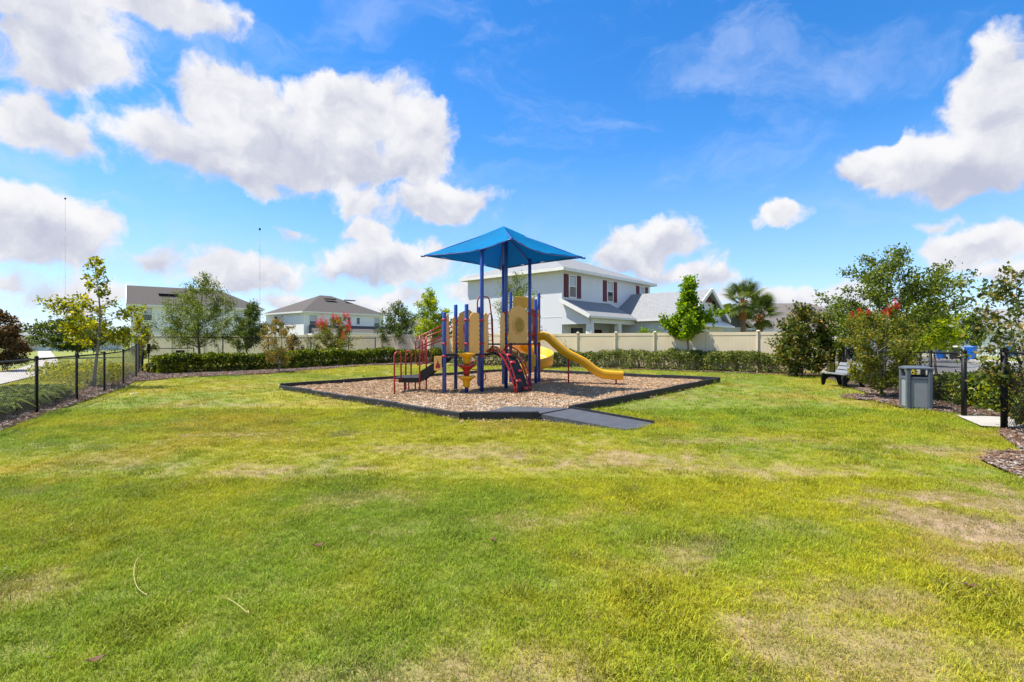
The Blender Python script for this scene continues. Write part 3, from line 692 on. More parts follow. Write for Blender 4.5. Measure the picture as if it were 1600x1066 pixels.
# transfer platform and stairs
px0, px1, py0, py1, pz = -3.45, -2.72, 14.95, 16.15, .53
plat = PM().box(px0, px1, py0, py1, pz-.05, pz).build('transfer_platform', MT['black'], PS, .01)
PM().box(px0+.12, px1, py0+.06, py1-.06, pz-.15, pz-.052).build('platform_skirt', MT['black'], plat)
for (x, y) in ((px0+.25,py0+.3),(px1-.15,py0+.25),(px0+.25,py1-.3),(px1-.15,py1-.2)): PM().cyl(x, y, -.1, pz-.05, .022, 8).build('leg', MT['red'], plat)
def loop(x, y, zt, dx, dy):
    m = PM(); m.tube([(x,y,-.1),(x,y,zt-.10),(x+dx*.2,y+dy*.2,zt-.03),(x+dx*.5,y+dy*.5,zt),(x+dx*.8,y+dy*.8,zt-.03),(x+dx,y+dy,zt-.10),(x+dx,y+dy,pz-.08)], .024, 8)
    m.tube([(x,y,pz-.09),(x+dx,y+dy,pz-.09)], .018, 6); m.build('grab_loop', MT['red'], plat)
loop(-3.40,14.80,1.29,.15,.20); loop(-3.36,16.20,1.30,.17,-.02)
st = PM(); sx0, sx1, sy0, sy1 = px1, -1.90, 15.02, 16.08
stairs = None
for y in (sy0, sy1):
    stairs = PM().plate([(sx0,pz-.17),(sx1,ZA-.20),(sx1,ZA+.0),(sx0,pz+.16)], lambda a, b, c, y=y: Vector((a, y+c, b)), .05).build('stair_stringer', MT['black'], PS)
for k in range(4):
    z = pz+(ZA-pz)*(k+.9)/4.6; x = sx0+(sx1-sx0)*k/4
    PM().box(x, x+.24, sy0+.026, sy1-.026, z-.04, z).build('step', MT['black'], stairs)
for y in (sy0-.05, sy1+.05):
    m = PM(); x0 = sx0+.02
    m.tube([(x0,y,-.1),(x0,y,1.74)], .024, 8)
    xe, ye = (-1.97, 14.9) if y < 15.5 else (-1.80, 16.2)
    for dz, z0 in ((0, 1.72), (-.30, 1.42)): m.tube([(x0-.10,y,z0-.06),(x0-.03,y,z0),(x0+.05,y,z0+.04),(xe,ye,z0+.36)], .019, 8)
    m.tube([(x0-.10,y,1.66),(x0-.12,y,1.55),(x0-.12,y,1.0),(x0-.06,y,.90),(x0+.06,y,.92),(x0+.16,y,1.02),(x0+.16,y,1.76)], .019, 8)
    m.build('handrail', MT['red'], PS)
# flame panel
T2 = lambda a, b, c: Vector((-2.26+a, 14.86+c, .74+b))
o = PM().plate([(0,.02),(.02,0),(.22,0),(.22,.42),(.02,.42),(0,.40)], T2, .03).build('flame_panel', MT['tan'], PS, .005)
PM().plate([(.05,.07),(.17,.07),(.185,.14),(.165,.20),(.15,.17),(.125,.26),(.10,.33),(.095,.24),(.07,.20),(.045,.13)], lambda a, b, c: T2(a, b, c-.018), .012).build('flame', MT['red'], o)
# funnels on the short post
for (zt, zb, mt) in ((1.245,.915,'yellow'), (.90,.585,'red'), (.575,.24,'yellow')):
    h = zt-zb
    PM().lathe(*posts['c'][:2], [(.062,zb),(.085,zb),(.095,zb+.06),(.10,zb+h*.45),(.14,zb+h*.62),(.20,zb+h*.75),(.262,zb+h*.86),(.272,zb+h*.93),(.262,zt),(.20,zt+.002),(.062,zt+.012)], 24).build('funnel', MT[mt], PS)
# far side arch ladder and loop climber
m = PM(); e, n, T = frame2(Q['p'], Q['e'])
m.tube([T(-.10,ZA,.0),T(-.10,2.9,.0),T(-.05,3.05,0),T(.05,3.11,0),T(.40,3.11,0),T(.50,3.05,0),T(.55,2.9,0),T(.62,2.5,0),T(.70,ZA,0)], .024, 8)
m.tube([T(.42,2.35,.0),T(.46,2.50,0),T(.55,2.55,0),T(.64,2.50,0),T(.68,2.35,0),T(.72,ZA,0)], .02, 8); m.tube([T(.42,2.35,.0),T(.40,ZA,0)], .02, 8)
for k in range(1, 6): m.tube([T(.42,ZA+.2*k,0),T(.70,ZA+.2*k,0)], .013, 6)
m.build('access_ladder', MT['red'], PS)
m = PM(); x, y = -1.2, 17.9
m.cyl(x, y, -.1, 2.2, .026, 8)
for z, s in ((.35,1),(.75,-1),(1.1,1)): m.tube([(x,y,z-.15)]+[(x+s*(.12+.16*math.sin(t)),y+.05,z+.16*-math.cos(t)) for t in [math.pi*k/8 for k in range(9)]]+[(x,y,z+.15)], .018, 6)
m.build('loop_pole', MT['red'], PS)
# chutes: channel swept along a path
def chute(path, wid, wall, name, mat, th=.03, upz=None):
    pts = [Vector(p) for p in path]; vs = []; fs = []; m_ = len(pts)
    prof = [(-wid/2-.035,wall),(-wid/2-.02,wall+.02),(-wid/2+.005,wall),(-wid/2+.03,.06),(-wid/2+.10,.0),(wid/2-.10,.0),(wid/2-.03,.06),(wid/2-.005,wall),(wid/2+.02,wall+.02),(wid/2+.035,wall),(wid/2+.02,-.03),(wid/2-.08,-.06),(-wid/2+.08,-.06),(-wid/2-.02,-.03)]
    k = len(prof)
    for i, p in enumerate(pts):
        d = pts[min(i+1, m_-1)]-pts[max(i-1, 0)]; dh = Vector((d.x, d.y, 0)).normalized(); s = Vector((dh.y, -dh.x, 0)); dn = d.normalized(); u = s.cross(dn)
        if u.z < 0: u = -u
        vs += [p+s*a+u*b for a, b in prof]
    for i in range(m_-1):
        for q in range(k): fs.append((i*k+q, i*k+(q+1) % k, (i+1)*k+(q+1) % k, (i+1)*k+q))
    b = PM().add(vs, fs, True); b.add(vs[:k], [tuple(range(k))]); b.add(vs[-k:], [tuple(range(k))[::-1]])
    return b.build(name, MT[mat], PS)
def smooth(pts, n=5):
    out = []; P_ = [Vector(p) for p in pts]; P_ = [P_[0]*2-P_[1]]+P_+[P_[-1]*2-P_[-2]]
    for i in range(1, len(P_)-2):
        for k in range(n):
            t = k/n; a, b, c, d = P_[i-1:i+3]
            out.append(.5*((2*b)+(c-a)*t+(2*a-5*b+4*c-d)*t*t+(3*b-a-3*c+d)*t**3))
    return out+[P_[-2]]
wz = [(.90,1.60),(1.12,1.70),(1.32,1.62),(1.60,1.36),(1.95,1.08),(2.30,.90),(2.62,.72),(2.95,.46),(3.25,.32),(3.60,.28),(3.98,.27)]
slide = chute(smooth([(x, 18.86-.16*(x-.9), z) for x, z in wz]), .44, .22, 'wave_slide', 'yellow')
PM().tube([(3.95,18.13,.28),(4.03,18.11,.30),(4.05,18.11,.42)], .02, 6)
PM().cyl(2.06, 18.66, -.1, 1.02, .03, 8).build('support_leg', MT['red'], slide); PM().cyl(3.74, 18.38, -.1, .24, .028, 8).build('support_leg', MT['red'], slide)
cxs, cys, rs_ = .72, 20.35, .64
sp = [(.42,19.2,1.58),(.24,19.6,1.52)]+[(cxs+rs_*math.cos(t), cys+rs_*math.sin(t), 1.46-.115*k) for k, t in enumerate([math.pi+.5-k*.55-.35 for k in range(10)])]
sp += [(sp[-1][0]-.35, sp[-1][1]+.12, .30), (sp[-1][0]-.7, sp[-1][1]+.2, .28)]
spiral = chute(smooth(sp), .52, .36, 'spiral_slide', 'yellow')
PM().cyl(cxs, cys, -.1, 1.7, .05, 10).build('support_leg', MT['red'], spiral)
# entrance hood of the spiral slide
e, n, T = frame2(Q['j'], Q['i']); lj = (Q['i']-Q['j']).length
hood = [(.08,ZB),(.20,ZB),(.20,2.45),(.28,2.70),(.45,2.82),(.62,2.82),(.79,2.70),(.86,2.45),(.86,ZB),(lj-.06,ZB),(lj-.06,2.9),(lj-.15,3.20),(.22,3.26),(.10,3.15)]
PM().plate(hood, T, .05).build('slide_hood', MT['yellow'], PS, .012)
# canopy
def canopy():
    cs = [CL, CN, CR, CF]; V = []; F = []; n = 14
    for q in range(4):
        a, b = cs[q], cs[(q+1) % 4]; base = len(V)
        for i in range(n+1):
            t = i/n
            for k in range(n+1):
                s = k/n; ed = a.lerp(b, s); cen = Vector((APEX.x, APEX.y, ed.z)); ed = ed.lerp(cen, .21*4*s*(1-s)); ed.z -= .05*4*s*(1-s)
                p = APEX.lerp(ed, t); p.z -= .10*math.sin(math.pi*t)*(.4+.6*4*s*(1-s)); p.z += (.012*math.sin(s*37+q)+.016*math.sin(s*21+t*9+2*q))*t*t
                V.append(p)
        for i in range(n):
            for k in range(n): F.append((base+i*(n+1)+k, base+(i+1)*(n+1)+k, base+(i+1)*(n+1)+k+1, base+i*(n+1)+k+1))
    m = PM().add(V, F, True); o = m.build('canopy', MT['canopy'], PS)
    o.modifiers.new('w', 'WELD').merge_threshold = .002
    so = o.modifiers.new('t', 'SOLIDIFY'); so.thickness = .006; so.offset = 0
    for q in range(4):
        a, b = cs[q], cs[(q+1) % 4]; pth = []
        for k in range(15):
            s = k/14; ed = a.lerp(b, s); cen = Vector((APEX.x, APEX.y, ed.z)); ed = ed.lerp(cen, .21*4*s*(1-s)); ed.z -= .05*4*s*(1-s)+.01; pth.append(ed)
        PM().tube(pth, .016, 6).build('hem', MT['blue'], o)
    for c in cs:
        out = (c-APEX); out = c+Vector((out.x, out.y, 0)).normalized()*.10+Vector((0,0,-.03))
        PM().tube([APEX+Vector((0,0,-.08)), c+Vector((0,0,-.03)), out], [.03,.028,.028], 8).build('rafter', MT['blue'], o)
    m = PM(); pr = [Vector((Q[k].x, Q[k].y, cover_z(Q[k].x, Q[k].y)-.40)) for k in 'dfge']
    for k in pr: m.tube([k, APEX+Vector((0,0,-.20))], .022, 8)
    m.build('ridge_brace', MT['blue'], o)
canopy()

# ------------------------------------------------------------------ fences
def wires(off, p, q, z0, h0, h1, sp=.085, r=.0019):
    """chain link: two families of diagonal wires clipped to the bay"""
    p = Vector((*p, 0)); q = Vector((*q, 0)); L = (q-p).length; e = (q-p).normalized(); n = Vector((e.y, -e.x, 0)); hm = max(h0, h1)
    m = MB(off)
    for sgn in (1, -1):
        c = -hm
        while c < L+hm:
            a0, a1 = 0., 1.
            # line: s = c + sgn*t*hm , z = t*hm
            lo, hi = 0., hm
            def s_of(z): return (c+z) if sgn > 0 else (c+hm-z)
            zs = [z for z in [i*hm/60 for i in range(61)] if 0 <= s_of(z) <= L and z <= h0+(h1-h0)*min(1, max(0, s_of(z)/L))]
            if len(zs) > 2:
                A = p+e*s_of(zs[0])+Vector((0,0,z0+zs[0]))+n*.003*sgn; B = p+e*s_of(zs[-1])+Vector((0,0,z0+zs[-1]))+n*.003*sgn
                d = (B-A).normalized(); x = d.cross(n).normalized()*r; y = n*r
                vs = [A+x, A-x*.5+y*.87, A-x*.5-y*.87, B+x, B-x*.5+y*.87, B-x*.5-y*.87]
                m.add(vs, [(0,1,4,3),(1,2,5,4),(2,0,3,5)])
            c += sp
    return m
def chain_fence(label, pts, hs, group=None, skip=(), name='chain_link_fence', sp=.085, pr=.03, wr=.0019):
    o = (*pts[0], 0); t = thing(name, label, 'fence', o, 0, group)
    for i, ((x, y), h) in enumerate(zip(pts, hs)):
        pr_ = pr*1.35 if i in (0, len(pts)-1) else pr
        po = MB(o).cyl(x, y, -.1, h+.02, pr_, 10).build('fence_post', MT['fence'], t)
        MB(o).lathe(x, y, [(pr_+.006,h-.01),(pr_+.008,h+.03),(pr_*.6,h+.055),(.001,h+.065)], 10).build('post_cap', MT['fence'], po)
    for i in range(len(pts)-1):
        if i in skip: continue
        a, b = pts[i], pts[i+1]; za, zb = hs[i]-.02, hs[i+1]-.02
        MB(o).tube([(*a, za), (*b, zb)], .021, 8).build('top_rail', MT['fence'], t)
        MB(o).tube([(*a, .06), (*b, .06)], .004, 4).build('tension_wire', MT['fence'], t)
        wires(o, a, b, .05, hs[i]-.08, hs[i+1]-.08, sp, wr).build('wire_mesh', MT['fence'], t)
    return t
chain_fence('low black chain-link fence along the left edge of the lawn', FENCE_L, FENCE_LH, pr=.032)
chain_fence('tall black chain-link fence behind the clipped hedge at the back left', FENCE_B, [1.83]*6)
RP = [RF(s) for s in (-3.85,-1.9,.4,2.7,5.2,8.0,10.6,13.2)]
chain_fence('black chain-link fence behind the grey litter bin and the bench', RP, [1.36,1.33,1.30,1.28,1.28,1.28,1.28,1.28], pr=.036, wr=.003)
RP2 = [RF(s) for s in (-5.55,-6.5,-7.9,-9.6)]
chain_fence('black chain-link fence at the right edge beyond the gate opening', RP2, [1.42,1.40,1.38,1.38], pr=.038, wr=.003)
chain_fence('distant black fence running back from the left corner post', [(-18.9,26.2),(-21.5,29.5),(-24.2,33),(-27,37)], [1.3,1.25,1.25,1.25], sp=.12)
def gate_back():
    o = (-19.0, 27.0, 0); t = thing('chain_link_gate', 'small chain-link gate with dark lock plates beyond the left corner post', 'gate', o)
    a, b = Vector((-19.3,27.2,0)), Vector((-17.9,28.8,0)); d = (b-a).normalized()
    for p in (a, b): MB(o).cyl(p.x, p.y, -.05, 1.22, .026, 8).build('frame_post', MT['fence'], t)
    MB(o).tube([a+Vector((0,0,1.2)), b+Vector((0,0,1.2))], .02, 8).build('top_rail', MT['fence'], t)
    MB(o).tube([a+Vector((0,0,.12)), b+Vector((0,0,.12))], .02, 8).build('bottom_rail', MT['fence'], t)
    wires(o, (a.x,a.y), (b.x,b.y), .12, 1.06, 1.06, .11).build('wire_mesh', MT['fence'], t)
    c = a+d*1.25; MB(o).bar(c+Vector((0,0,.78)), c+d*.42+Vector((0,0,.78)), .04, .62).build('lock_plate', MT['fence'], t, .01)
    MB(o).bar(a+Vector((0,0,.95)), a+Vector((0,0,1.45)), .12, .10, (1,0,0)).build('latch_box', MT['fence'], t, .01)
gate_back()

VINYL = [(-34.5,47.5),(-31,46.7),(-27.6,45.9),(-24.2,45.1),(-20.8,44.3),(-17.4,43.5),(-14,42.6),(-10.6,41.7),(-7.2,40.6),(-4.4,38.4),(-1.7,36.0),(1.1,33.6)]
VR = [(4.05,31.5),(6.15,30.3),(8.15,29.2),(10.55,27.7),(12.6,26.2),(15.0,24.4)]
def vinyl_fence(label, pts, h):
    o = (*pts[0], 0); t = thing('vinyl_fence', label, 'fence', o)
    for (x, y) in pts:
        po = MB(o).box(x-.065, x+.065, y-.065, y+.065, -.1, h+.03).build('post', MT['vinyl'], t, .006)
        MB(o).add([(x-.085,y-.085,h+.031),(x+.085,y-.085,h+.031),(x+.085,y+.085,h+.031),(x-.085,y+.085,h+.031),(x-.085,y-.085,h+.06),(x+.085,y-.085,h+.06),(x+.085,y+.085,h+.06),(x-.085,y+.085,h+.06),(x,y,h+.13)],
            [(0,3,2,1),(0,1,5,4),(1,2,6,5),(2,3,7,6),(3,0,4,7),(4,5,8),(5,6,8),(6,7,8),(7,4,8)]).build('post_cap', MT['vinyl'], po)
    for i in range(len(pts)-1):
        a = Vector((*pts[i], 0)); b = Vector((*pts[i+1], 0)); d = (b-a).normalized(); L = (b-a).length; a2 = a+d*.066; b2 = b-d*.066
        for z, w in ((h-.07,.16),(.22,.18)): MB(o).bar(a2+Vector((0,0,z)), b2+Vector((0,0,z)), .05, w).build('rail', MT['vinyl'], t, .005)
        n = int((L-.14)/.17); st = (L-.14)/n
        for k in range(n):       # tongue-and-groove boards
            p = a2+d*(k*st+.004); q = a2+d*((k+1)*st-.004)
            MB(o).bar(p+Vector((0,0,(h+.17)/2)), q+Vector((0,0,(h+.17)/2)), .022, h-.46).build('board', MT['vinyl'], t)
        MB(o).bar(a2+Vector((0,0,(h+.17)/2)), b2+Vector((0,0,(h+.17)/2)), .012, h-.46).build('panel', MT['vinyl'], t)
vinyl_fence('cream vinyl privacy fence behind the hedge in front of the blue-grey house', [VINYL[-1]]+VR, 2.05)
def vinyl_far(label, pts, h):
    o = (*pts[0], 0); t = thing('vinyl_fence', label, 'fence', o)
    for (x, y) in pts: MB(o).box(x-.065, x+.065, y-.065, y+.065, -.1, h+.10).build('post', MT['vinyl'], t, .01)
    for i in range(len(pts)-1):
        a = Vector((*pts[i], 0)); b = Vector((*pts[i+1], 0)); d = (b-a).normalized(); a2 = a+d*.07; b2 = b-d*.07
        MB(o).bar(a2+Vector((0,0,h/2)), b2+Vector((0,0,h/2)), .02, h-.1).build('panel', MT['vinyl'], t)
        MB(o).bar(a2+Vector((0,0,h-.04)), b2+Vector((0,0,h-.04)), .05, .16).build('rail', MT['vinyl'], t, .005)
vinyl_far('long cream vinyl fence in front of the two white houses on the left', VINYL[:-1]+[(1.0,33.72)], 2.08)

# ------------------------------------------------------------------ houses
def hip_mb(x0, x1, y0, y1, z, rise, ov, axis='x', ga=False):
    X0, X1, Y0, Y1 = x0-ov, x1+ov, y0-ov, y1+ov
    if axis == 'x':
        hw = (Y1-Y0)/2; r0, r1 = (X0, X1) if ga else (X0+hw, X1-hw); rd = [(r0,(Y0+Y1)/2,z+rise),(r1,(Y0+Y1)/2,z+rise)]
    else:
        hw = (X1-X0)/2; r0, r1 = (Y0, Y1) if ga else (Y0+hw, Y1-hw); rd = [((X0+X1)/2,r0,z+rise),((X0+X1)/2,r1,z+rise)]
    if r0 > r1: rd = [rd[0], rd[0]]
    v = [(X0,Y0,z),(X1,Y0,z),(X1,Y1,z),(X0,Y1,z)]+rd
    if axis == 'x': f = [(0,1,5,4),(1,2,5),(2,3,4,5),(3,0,4),(0,3,2,1)]
    else: f = [(0,1,4),(1,2,5,4),(2,3,5),(3,0,4,5),(0,3,2,1)]
    return MB().add(v, f)
def fascia_mb(x0, x1, y0, y1, z, ov, h=.2, t=.05):
    X0, X1, Y0, Y1 = x0-ov, x1+ov, y0-ov, y1+ov; m = MB()
    m.box(X0-t, X1+t, Y0-t, Y0, z-h, z+.02); m.box(X0-t, X1+t, Y1, Y1+t, z-h, z+.02); m.box(X0-t, X0, Y0+.002, Y1-.002, z-h, z+.018); m.box(X1, X1+t, Y0+.002, Y1-.002, z-h, z+.018)
    m.box(X0, X1, Y0, Y1, z-.06, z-.03); return m
def facemap(face, c):    # (along, z, out) -> local house coordinates
    if face == '-y': return lambda a, z, o: (a, c-o, z)
    if face == '+y': return lambda a, z, o: (a, c+o, z)
    if face == '-x': return lambda a, z, o: (c-o, a, z)
    return lambda a, z, o: (c+o, a, z)
def fbox(T, a0, a1, z0, z1, o0, o1):
    p = T(a0, z0, o0); q = T(a1, z1, o1); return MB().box(min(p[0],q[0]),max(p[0],q[0]),min(p[1],q[1]),max(p[1],q[1]),z0,z1)
def window(root, face, c, a0, a1, z0, z1, trim=.10, shut=None, blind=True, sash=True):
    T = facemap(face, c)
    w = fbox(T, a0, a1, z0, z1, .0, .012).build('window', MT['dark'], root)
    zm = (z0+z1)/2
    if sash:
        fbox(T, a0+.03, a1-.03, zm+.02, z1-.03, .013, .022).build('pane', MT['blind'] if blind else MT['glass'], w)
        fbox(T, a0+.03, a1-.03, z0+.03, zm-.02, .013, .019).build('pane', MT['glass'], w)
    else: fbox(T, a0+.03, a1-.03, z0+.03, z1-.03, .013, .022).build('pane', MT['glass'], w)
    for (b0, b1, y0, y1) in ((a0-trim,a0,z0-trim,z1+trim),(a1,a1+trim,z0-trim,z1+trim),(a0,a1,z1,z1+trim),(a0,a1,z0-trim,z0)):
        fbox(T, b0, b1, y0, y1, .0, .05).build('frame', MT['white'], w)
    if sash:
        fbox(T, a0, a1, zm-.03, zm+.03, .0, .036).build('meeting_rail', MT['white'], w)
    if shut:
        for b0, b1 in ((a0-trim-shut-.04, a0-trim-.04), (a1+trim+.04, a1+trim+shut+.04)):
            s = fbox(T, b0, b1, z0-.08, z1+.08, .0, .045).build('shutter', MT['shutter'], root)
            for k in range(3):
                za = z0-.02+(z1-z0)*k/3; zb = z0-.10+(z1-z0)*(k+1)/3
                fbox(T, b0+.07, b1-.07, za, zb, .046, .060).build('raised_field', MT['shutter'], s)
    return w
def blue_house():
    h = thing('blue_grey_house', 'two-storey blue-grey stucco house with maroon shutters and pale shingle roof', 'house', (3.46,35.5,.2), math.atan2(.75,.66))
    ZE = 6.45
    MB().box(0, 13.3, 0, 9.4, -.3, ZE).build('wall', MT['stucco'], h)
    rf = hip_mb(0, 13.3, 0, 9.4, ZE, 2.05, .42).build('roof', MT['roof_grey'], h)
    fascia_mb(0, 13.3, 0, 9.4, ZE, .42).build('fascia', MT['white'], rf)
    MB().box(-.010, 0, -.02, 9.42, 3.05, 3.12).build('band_course', MT['stucco'], h)
    for (a0, a1) in ((.88,1.66),(6.05,6.83),(11.42,12.2)): window(h, '-y', 0, a0, a1, 4.55, 6.02, .10, .52)
    for x, y in ((4.2,4.0),(5.6,4.4)): MB().cyl(x, y, ZE+1.5, ZE+2.2, .06, 8).build('vent_pipe', MT['steel'], rf)
    # porch: shed roof, beam, tapered columns
    PZ = 3.06
    pr = MB().add([(-.32,-2.45,PZ),(6.35,-2.45,PZ),(6.35,0,4.32),(-.32,0,4.32),(-.32,-2.45,PZ-.10),(6.35,-2.45,PZ-.10),(6.35,0,4.2),(-.32,0,4.2)], [(0,1,2,3),(7,6,5,4),(0,4,5,1),(0,3,7,4),(1,5,6,2)]).build('porch_roof', MT['roof_grey'], h)
    MB().bar((-.34,-2.47,PZ-.03), (-.34,-.0,4.25), .05, .24).build('rake_board', MT['white'], pr)
    MB().box(-.3, 6.3, -2.56, -2.46, PZ-.12, PZ+.02).build('gutter', MT['white'], pr)
    MB().add([(-.004,-2.2,2.55),(-.004,0,2.55),(-.004,0,4.12),(-.004,-2.2,3.04),(.2,-2.2,2.55),(.2,0,2.55),(.2,0,4.12),(.2,-2.2,3.04)], [(0,3,2,1),(4,5,6,7),(0,4,7,3),(0,1,5,4),(3,7,6,2)]).build('porch_gable', MT['stucco'], h)
    MB().box(.2, 6.3, -2.25, -2.0, 2.62, 3.0).build('porch_beam', MT['white'], h)
    MB().box(-.1, 6.3, -2.3, 0, -.2, .08).build('porch_floor', MT['concrete'], h)
    for x in (.28, 4.0):
        MB().add([(x-.30,-2.36,.08),(x+.30,-2.36,.08),(x+.30,-1.86,.08),(x-.30,-1.86,.08),(x-.21,-2.27,2.62),(x+.21,-2.27,2.62),(x+.21,-1.95,2.62),(x-.21,-1.95,2.62)], [(0,3,2,1),(4,5,6,7),(0,1,5,4),(1,2,6,5),(2,3,7,6),(3,0,4,7)]).build('column', MT['white'], h)
    MB().tube([(.1,-2.5,2.95),(.15,-2.46,2.75),(-.0,-2.40,2.4),(-.0,-2.40,.1)], .045, 8).build('downspout', MT['white'], h)
    window(h, '-y', 0, 1.0, 2.6, .75, 2.35, .10, None, False)
    fbox(facemap('-y', 0), 4.15, 5.15, .08, 2.25, 0, .05).build('door', MT['door'], h)
    # garage wing with front gable
    GZ = 3.05; gy = -6.2; gx0, gx1 = 6.35, 13.65; gm = (gx0+gx1)/2; gp = 2.25
    MB().box(gx0, gx1, gy, -.002, -.3, GZ).build('garage_wall', MT['stucco'], h)
    g = MB().add([(gx0-.4,gy-.45,GZ-.05),(gx1+.4,gy-.45,GZ-.05),(gm,gy-.45,GZ+gp),(gx0-.4,3.4,GZ-.05),(gx1+.4,3.4,GZ-.05),(gm,3.4,GZ+gp),(gx0-.4,gy-.45,GZ-.15),(gx1+.4,gy-.45,GZ-.15),(gm,gy-.45,GZ+gp-.10),(gx0-.4,3.4,GZ-.15),(gx1+.4,3.4,GZ-.15),(gm,3.4,GZ+gp-.1)],
        [(0,2,5,3),(2,1,4,5),(6,9,11,8),(8,11,10,7),(0,6,8,2),(2,8,7,1),(0,3,9,6),(1,7,10,4)]).build('garage_roof', MT['roof_grey'], h)
    for s in (-1, 1): MB().bar((gm+s*(gx1-gm+.42),gy-.48,GZ-.10), (gm,gy-.48,GZ+gp-.02), .06, .26).build('rake_board', MT['white'], g)
    MB().box(gx0-.46, gx0-.38, gy-.42, 0, GZ-.18, GZ-.02).build('gutter', MT['white'], g)
    MB().add([(gx0,gy-.004,GZ-.02),(gx1,gy-.004,GZ-.02),(gm,gy-.004,GZ+gp-.22),(gx0,gy+.2,GZ-.02),(gx1,gy+.2,GZ-.02),(gm,gy+.2,GZ+gp-.22)], [(0,1,2),(3,5,4),(0,3,4,1),(1,4,5,2),(2,5,3,0)]).build('gable_wall', MT['stucco'], h)
    MB().add([(gm-1.25,gy-.10,GZ+1.30),(gm+1.25,gy-.10,GZ+1.30),(gm,gy-.10,GZ+gp-.12),(gm-1.25,gy-.05,GZ+1.30),(gm+1.25,gy-.05,GZ+1.30),(gm,gy-.05,GZ+gp-.12)], [(0,1,2),(3,5,4),(0,3,4,1),(1,4,5,2),(2,5,3,0)]).build('gable_infill', MT['shutter'], h)
    for s in (-1, 1):
        MB().bar((gm+s*1.5,gy-.14,GZ+.62), (gm+s*1.5,gy-.14,GZ+1.28), .12, .14, (1,0,0)).bar((gm+s*1.5,gy-.16,GZ+1.2), (gm+s*1.15,gy-.16,GZ+1.42), .09, .10).build('gable_bracket', MT['dark'], h)
    # skirt roof and garage door
    MB().add([(gx0-.2,gy-.9,2.55),(gx1+.2,gy-.9,2.55),(gx1+.2,gy-.01,3.0),(gx0-.2,gy-.01,3.0),(gx0-.2,gy-.9,2.45),(gx1+.2,gy-.9,2.45),(gx1+.2,gy-.01,2.45),(gx0-.2,gy-.01,2.45)], [(0,1,2,3),(4,7,6,5),(0,4,5,1),(0,3,7,4),(1,5,6,2)]).build('skirt_roof', MT['white'], h)
    d = fbox(facemap('-y', gy), gx0+.9, gx1-.9, -.1, 2.2, 0, .04).build('garage_door', MT['white'], h)
    for k in range(4): fbox(facemap('-y', gy), gx0+1.2+k*1.3, gx0+2.3+k*1.3, 1.55, 2.0, .041, .05).build('pane', MT['glass'], d)
blue_house()
def white_house_a():
    h = thing('white_gabled_house', 'white two-storey house with brown gabled roof behind the leaning oak', 'house', (-46.9,63.0,.1), math.atan2(.6,.8))
    ZE = 6.0
    MB().box(0, 14.6, 0, 9.5, -.3, ZE).build('wall', MT['wstucco'], h)
    X0, X1, Y0, Y1 = -.4, 15.0, -.4, 9.9; ym = 4.75; rz = 2.75
    rf = MB().add([(X0,Y0,ZE),(X1,Y0,ZE),(X1,Y1,ZE),(X0,Y1,ZE),(X0,ym,ZE+rz),(X1-5.0,ym,ZE+rz)], [(0,1,5,4),(1,2,5),(2,3,4,5),(0,4,3),(0,3,2,1)]).build('roof', MT['roof_brown'], h)
    fascia_mb(0, 14.6, 0, 9.5, ZE, .4).build('fascia', MT['white'], rf)
    MB().add([(-.42,.1,ZE+.03),(-.42,9.4,ZE+.03),(-.42,ym,ZE+rz-.35),(-.46,.1,ZE+.03),(-.46,9.4,ZE+.03),(-.46,ym,ZE+rz-.35)], [(0,1,2),(3,5,4),(0,3,4,1),(1,4,5,2),(2,5,3,0)]).build('gable_wall', MT['wstucco'], h)
    for s in (-1, 1): MB().bar((-.47,ym+s*5.15,ZE+.0), (-.47,ym,ZE+rz+.02), .06, .25).build('rake_board', MT['white'], rf)
    MB().bar((2.9,2.35,ZE+1.6), (5.2,2.35,ZE+1.6), .5, .16).build('ridge_vent', MT['dark'], rf)
    for a0 in (1.1, 11.3): window(h, '-y', 0, a0, a0+1.0, 4.1, 5.6, .08)
    for a0 in (.9, 4.2): window(h, '-y', 0, a0, a0+1.4, .9, 2.3, .08)
    window(h, '-y', 0, 6.2, 7.2, 4.1, 5.6, .08)
    MB().box(6.5, 10.5, -.05, -.003, 0, 2.2).build('patio_shade_slab', MT['dark'], h)  # black slab on the flat wall; its colour paints the shade of an opening
white_house_a()
def white_house_b():
    h = thing('white_hip_house', 'white two-storey house with brown pyramid roof and three narrow windows', 'house', (-30.5,75.0,.1), math.atan2(.77,.64))
    ZE = 5.85
    MB().box(0, 14, 0, 12, -.3, ZE).build('wall', MT['wstucco'], h)
    rf = hip_mb(0, 14, 0, 12, ZE, 3.1, .45).build('roof', MT['roof_brown'], h)
    fascia_mb(0, 14, 0, 12, ZE, .45).build('fascia', MT['white'], rf)
    for x in (5.6, 9.2): MB().bar((x,3.9,ZE+2.4), (x+1.9,3.9,ZE+2.4), .5, .14).build('ridge_vent', MT['dark'], rf)
    window(h, '-y', 0, .9, 2.0, 3.7, 5.3, .08); window(h, '-y', 0, 12.2, 13.2, 3.7, 5.3, .08)
    for a in (5.6, 7.2, 8.9): window(h, '-y', 0, a, a+.5, 4.2, 5.2, .06, None, False, False)
    ex = MB().add([(-.2,-3.4,2.75),(14,-3.4,2.75),(14,-.01,3.9),(.8,-.01,3.9),(-.2,-3.4,2.6),(14,-3.4,2.6),(14,-.01,2.6),(.8,-.01,2.6)], [(0,1,2,3),(4,7,6,5),(0,4,5,1),(0,3,7,4),(1,5,6,2)]).build('lower_roof', MT['roof_brown'], h)
    MB().box(.3, 13.8, -3.1, -.002, -.3, 2.6).build('lower_wall', MT['wstucco'], h)
    MB().box(-.25, 14.05, -3.47, -3.40, 2.55, 2.78).build('gutter', MT['white'], ex)
white_house_b()
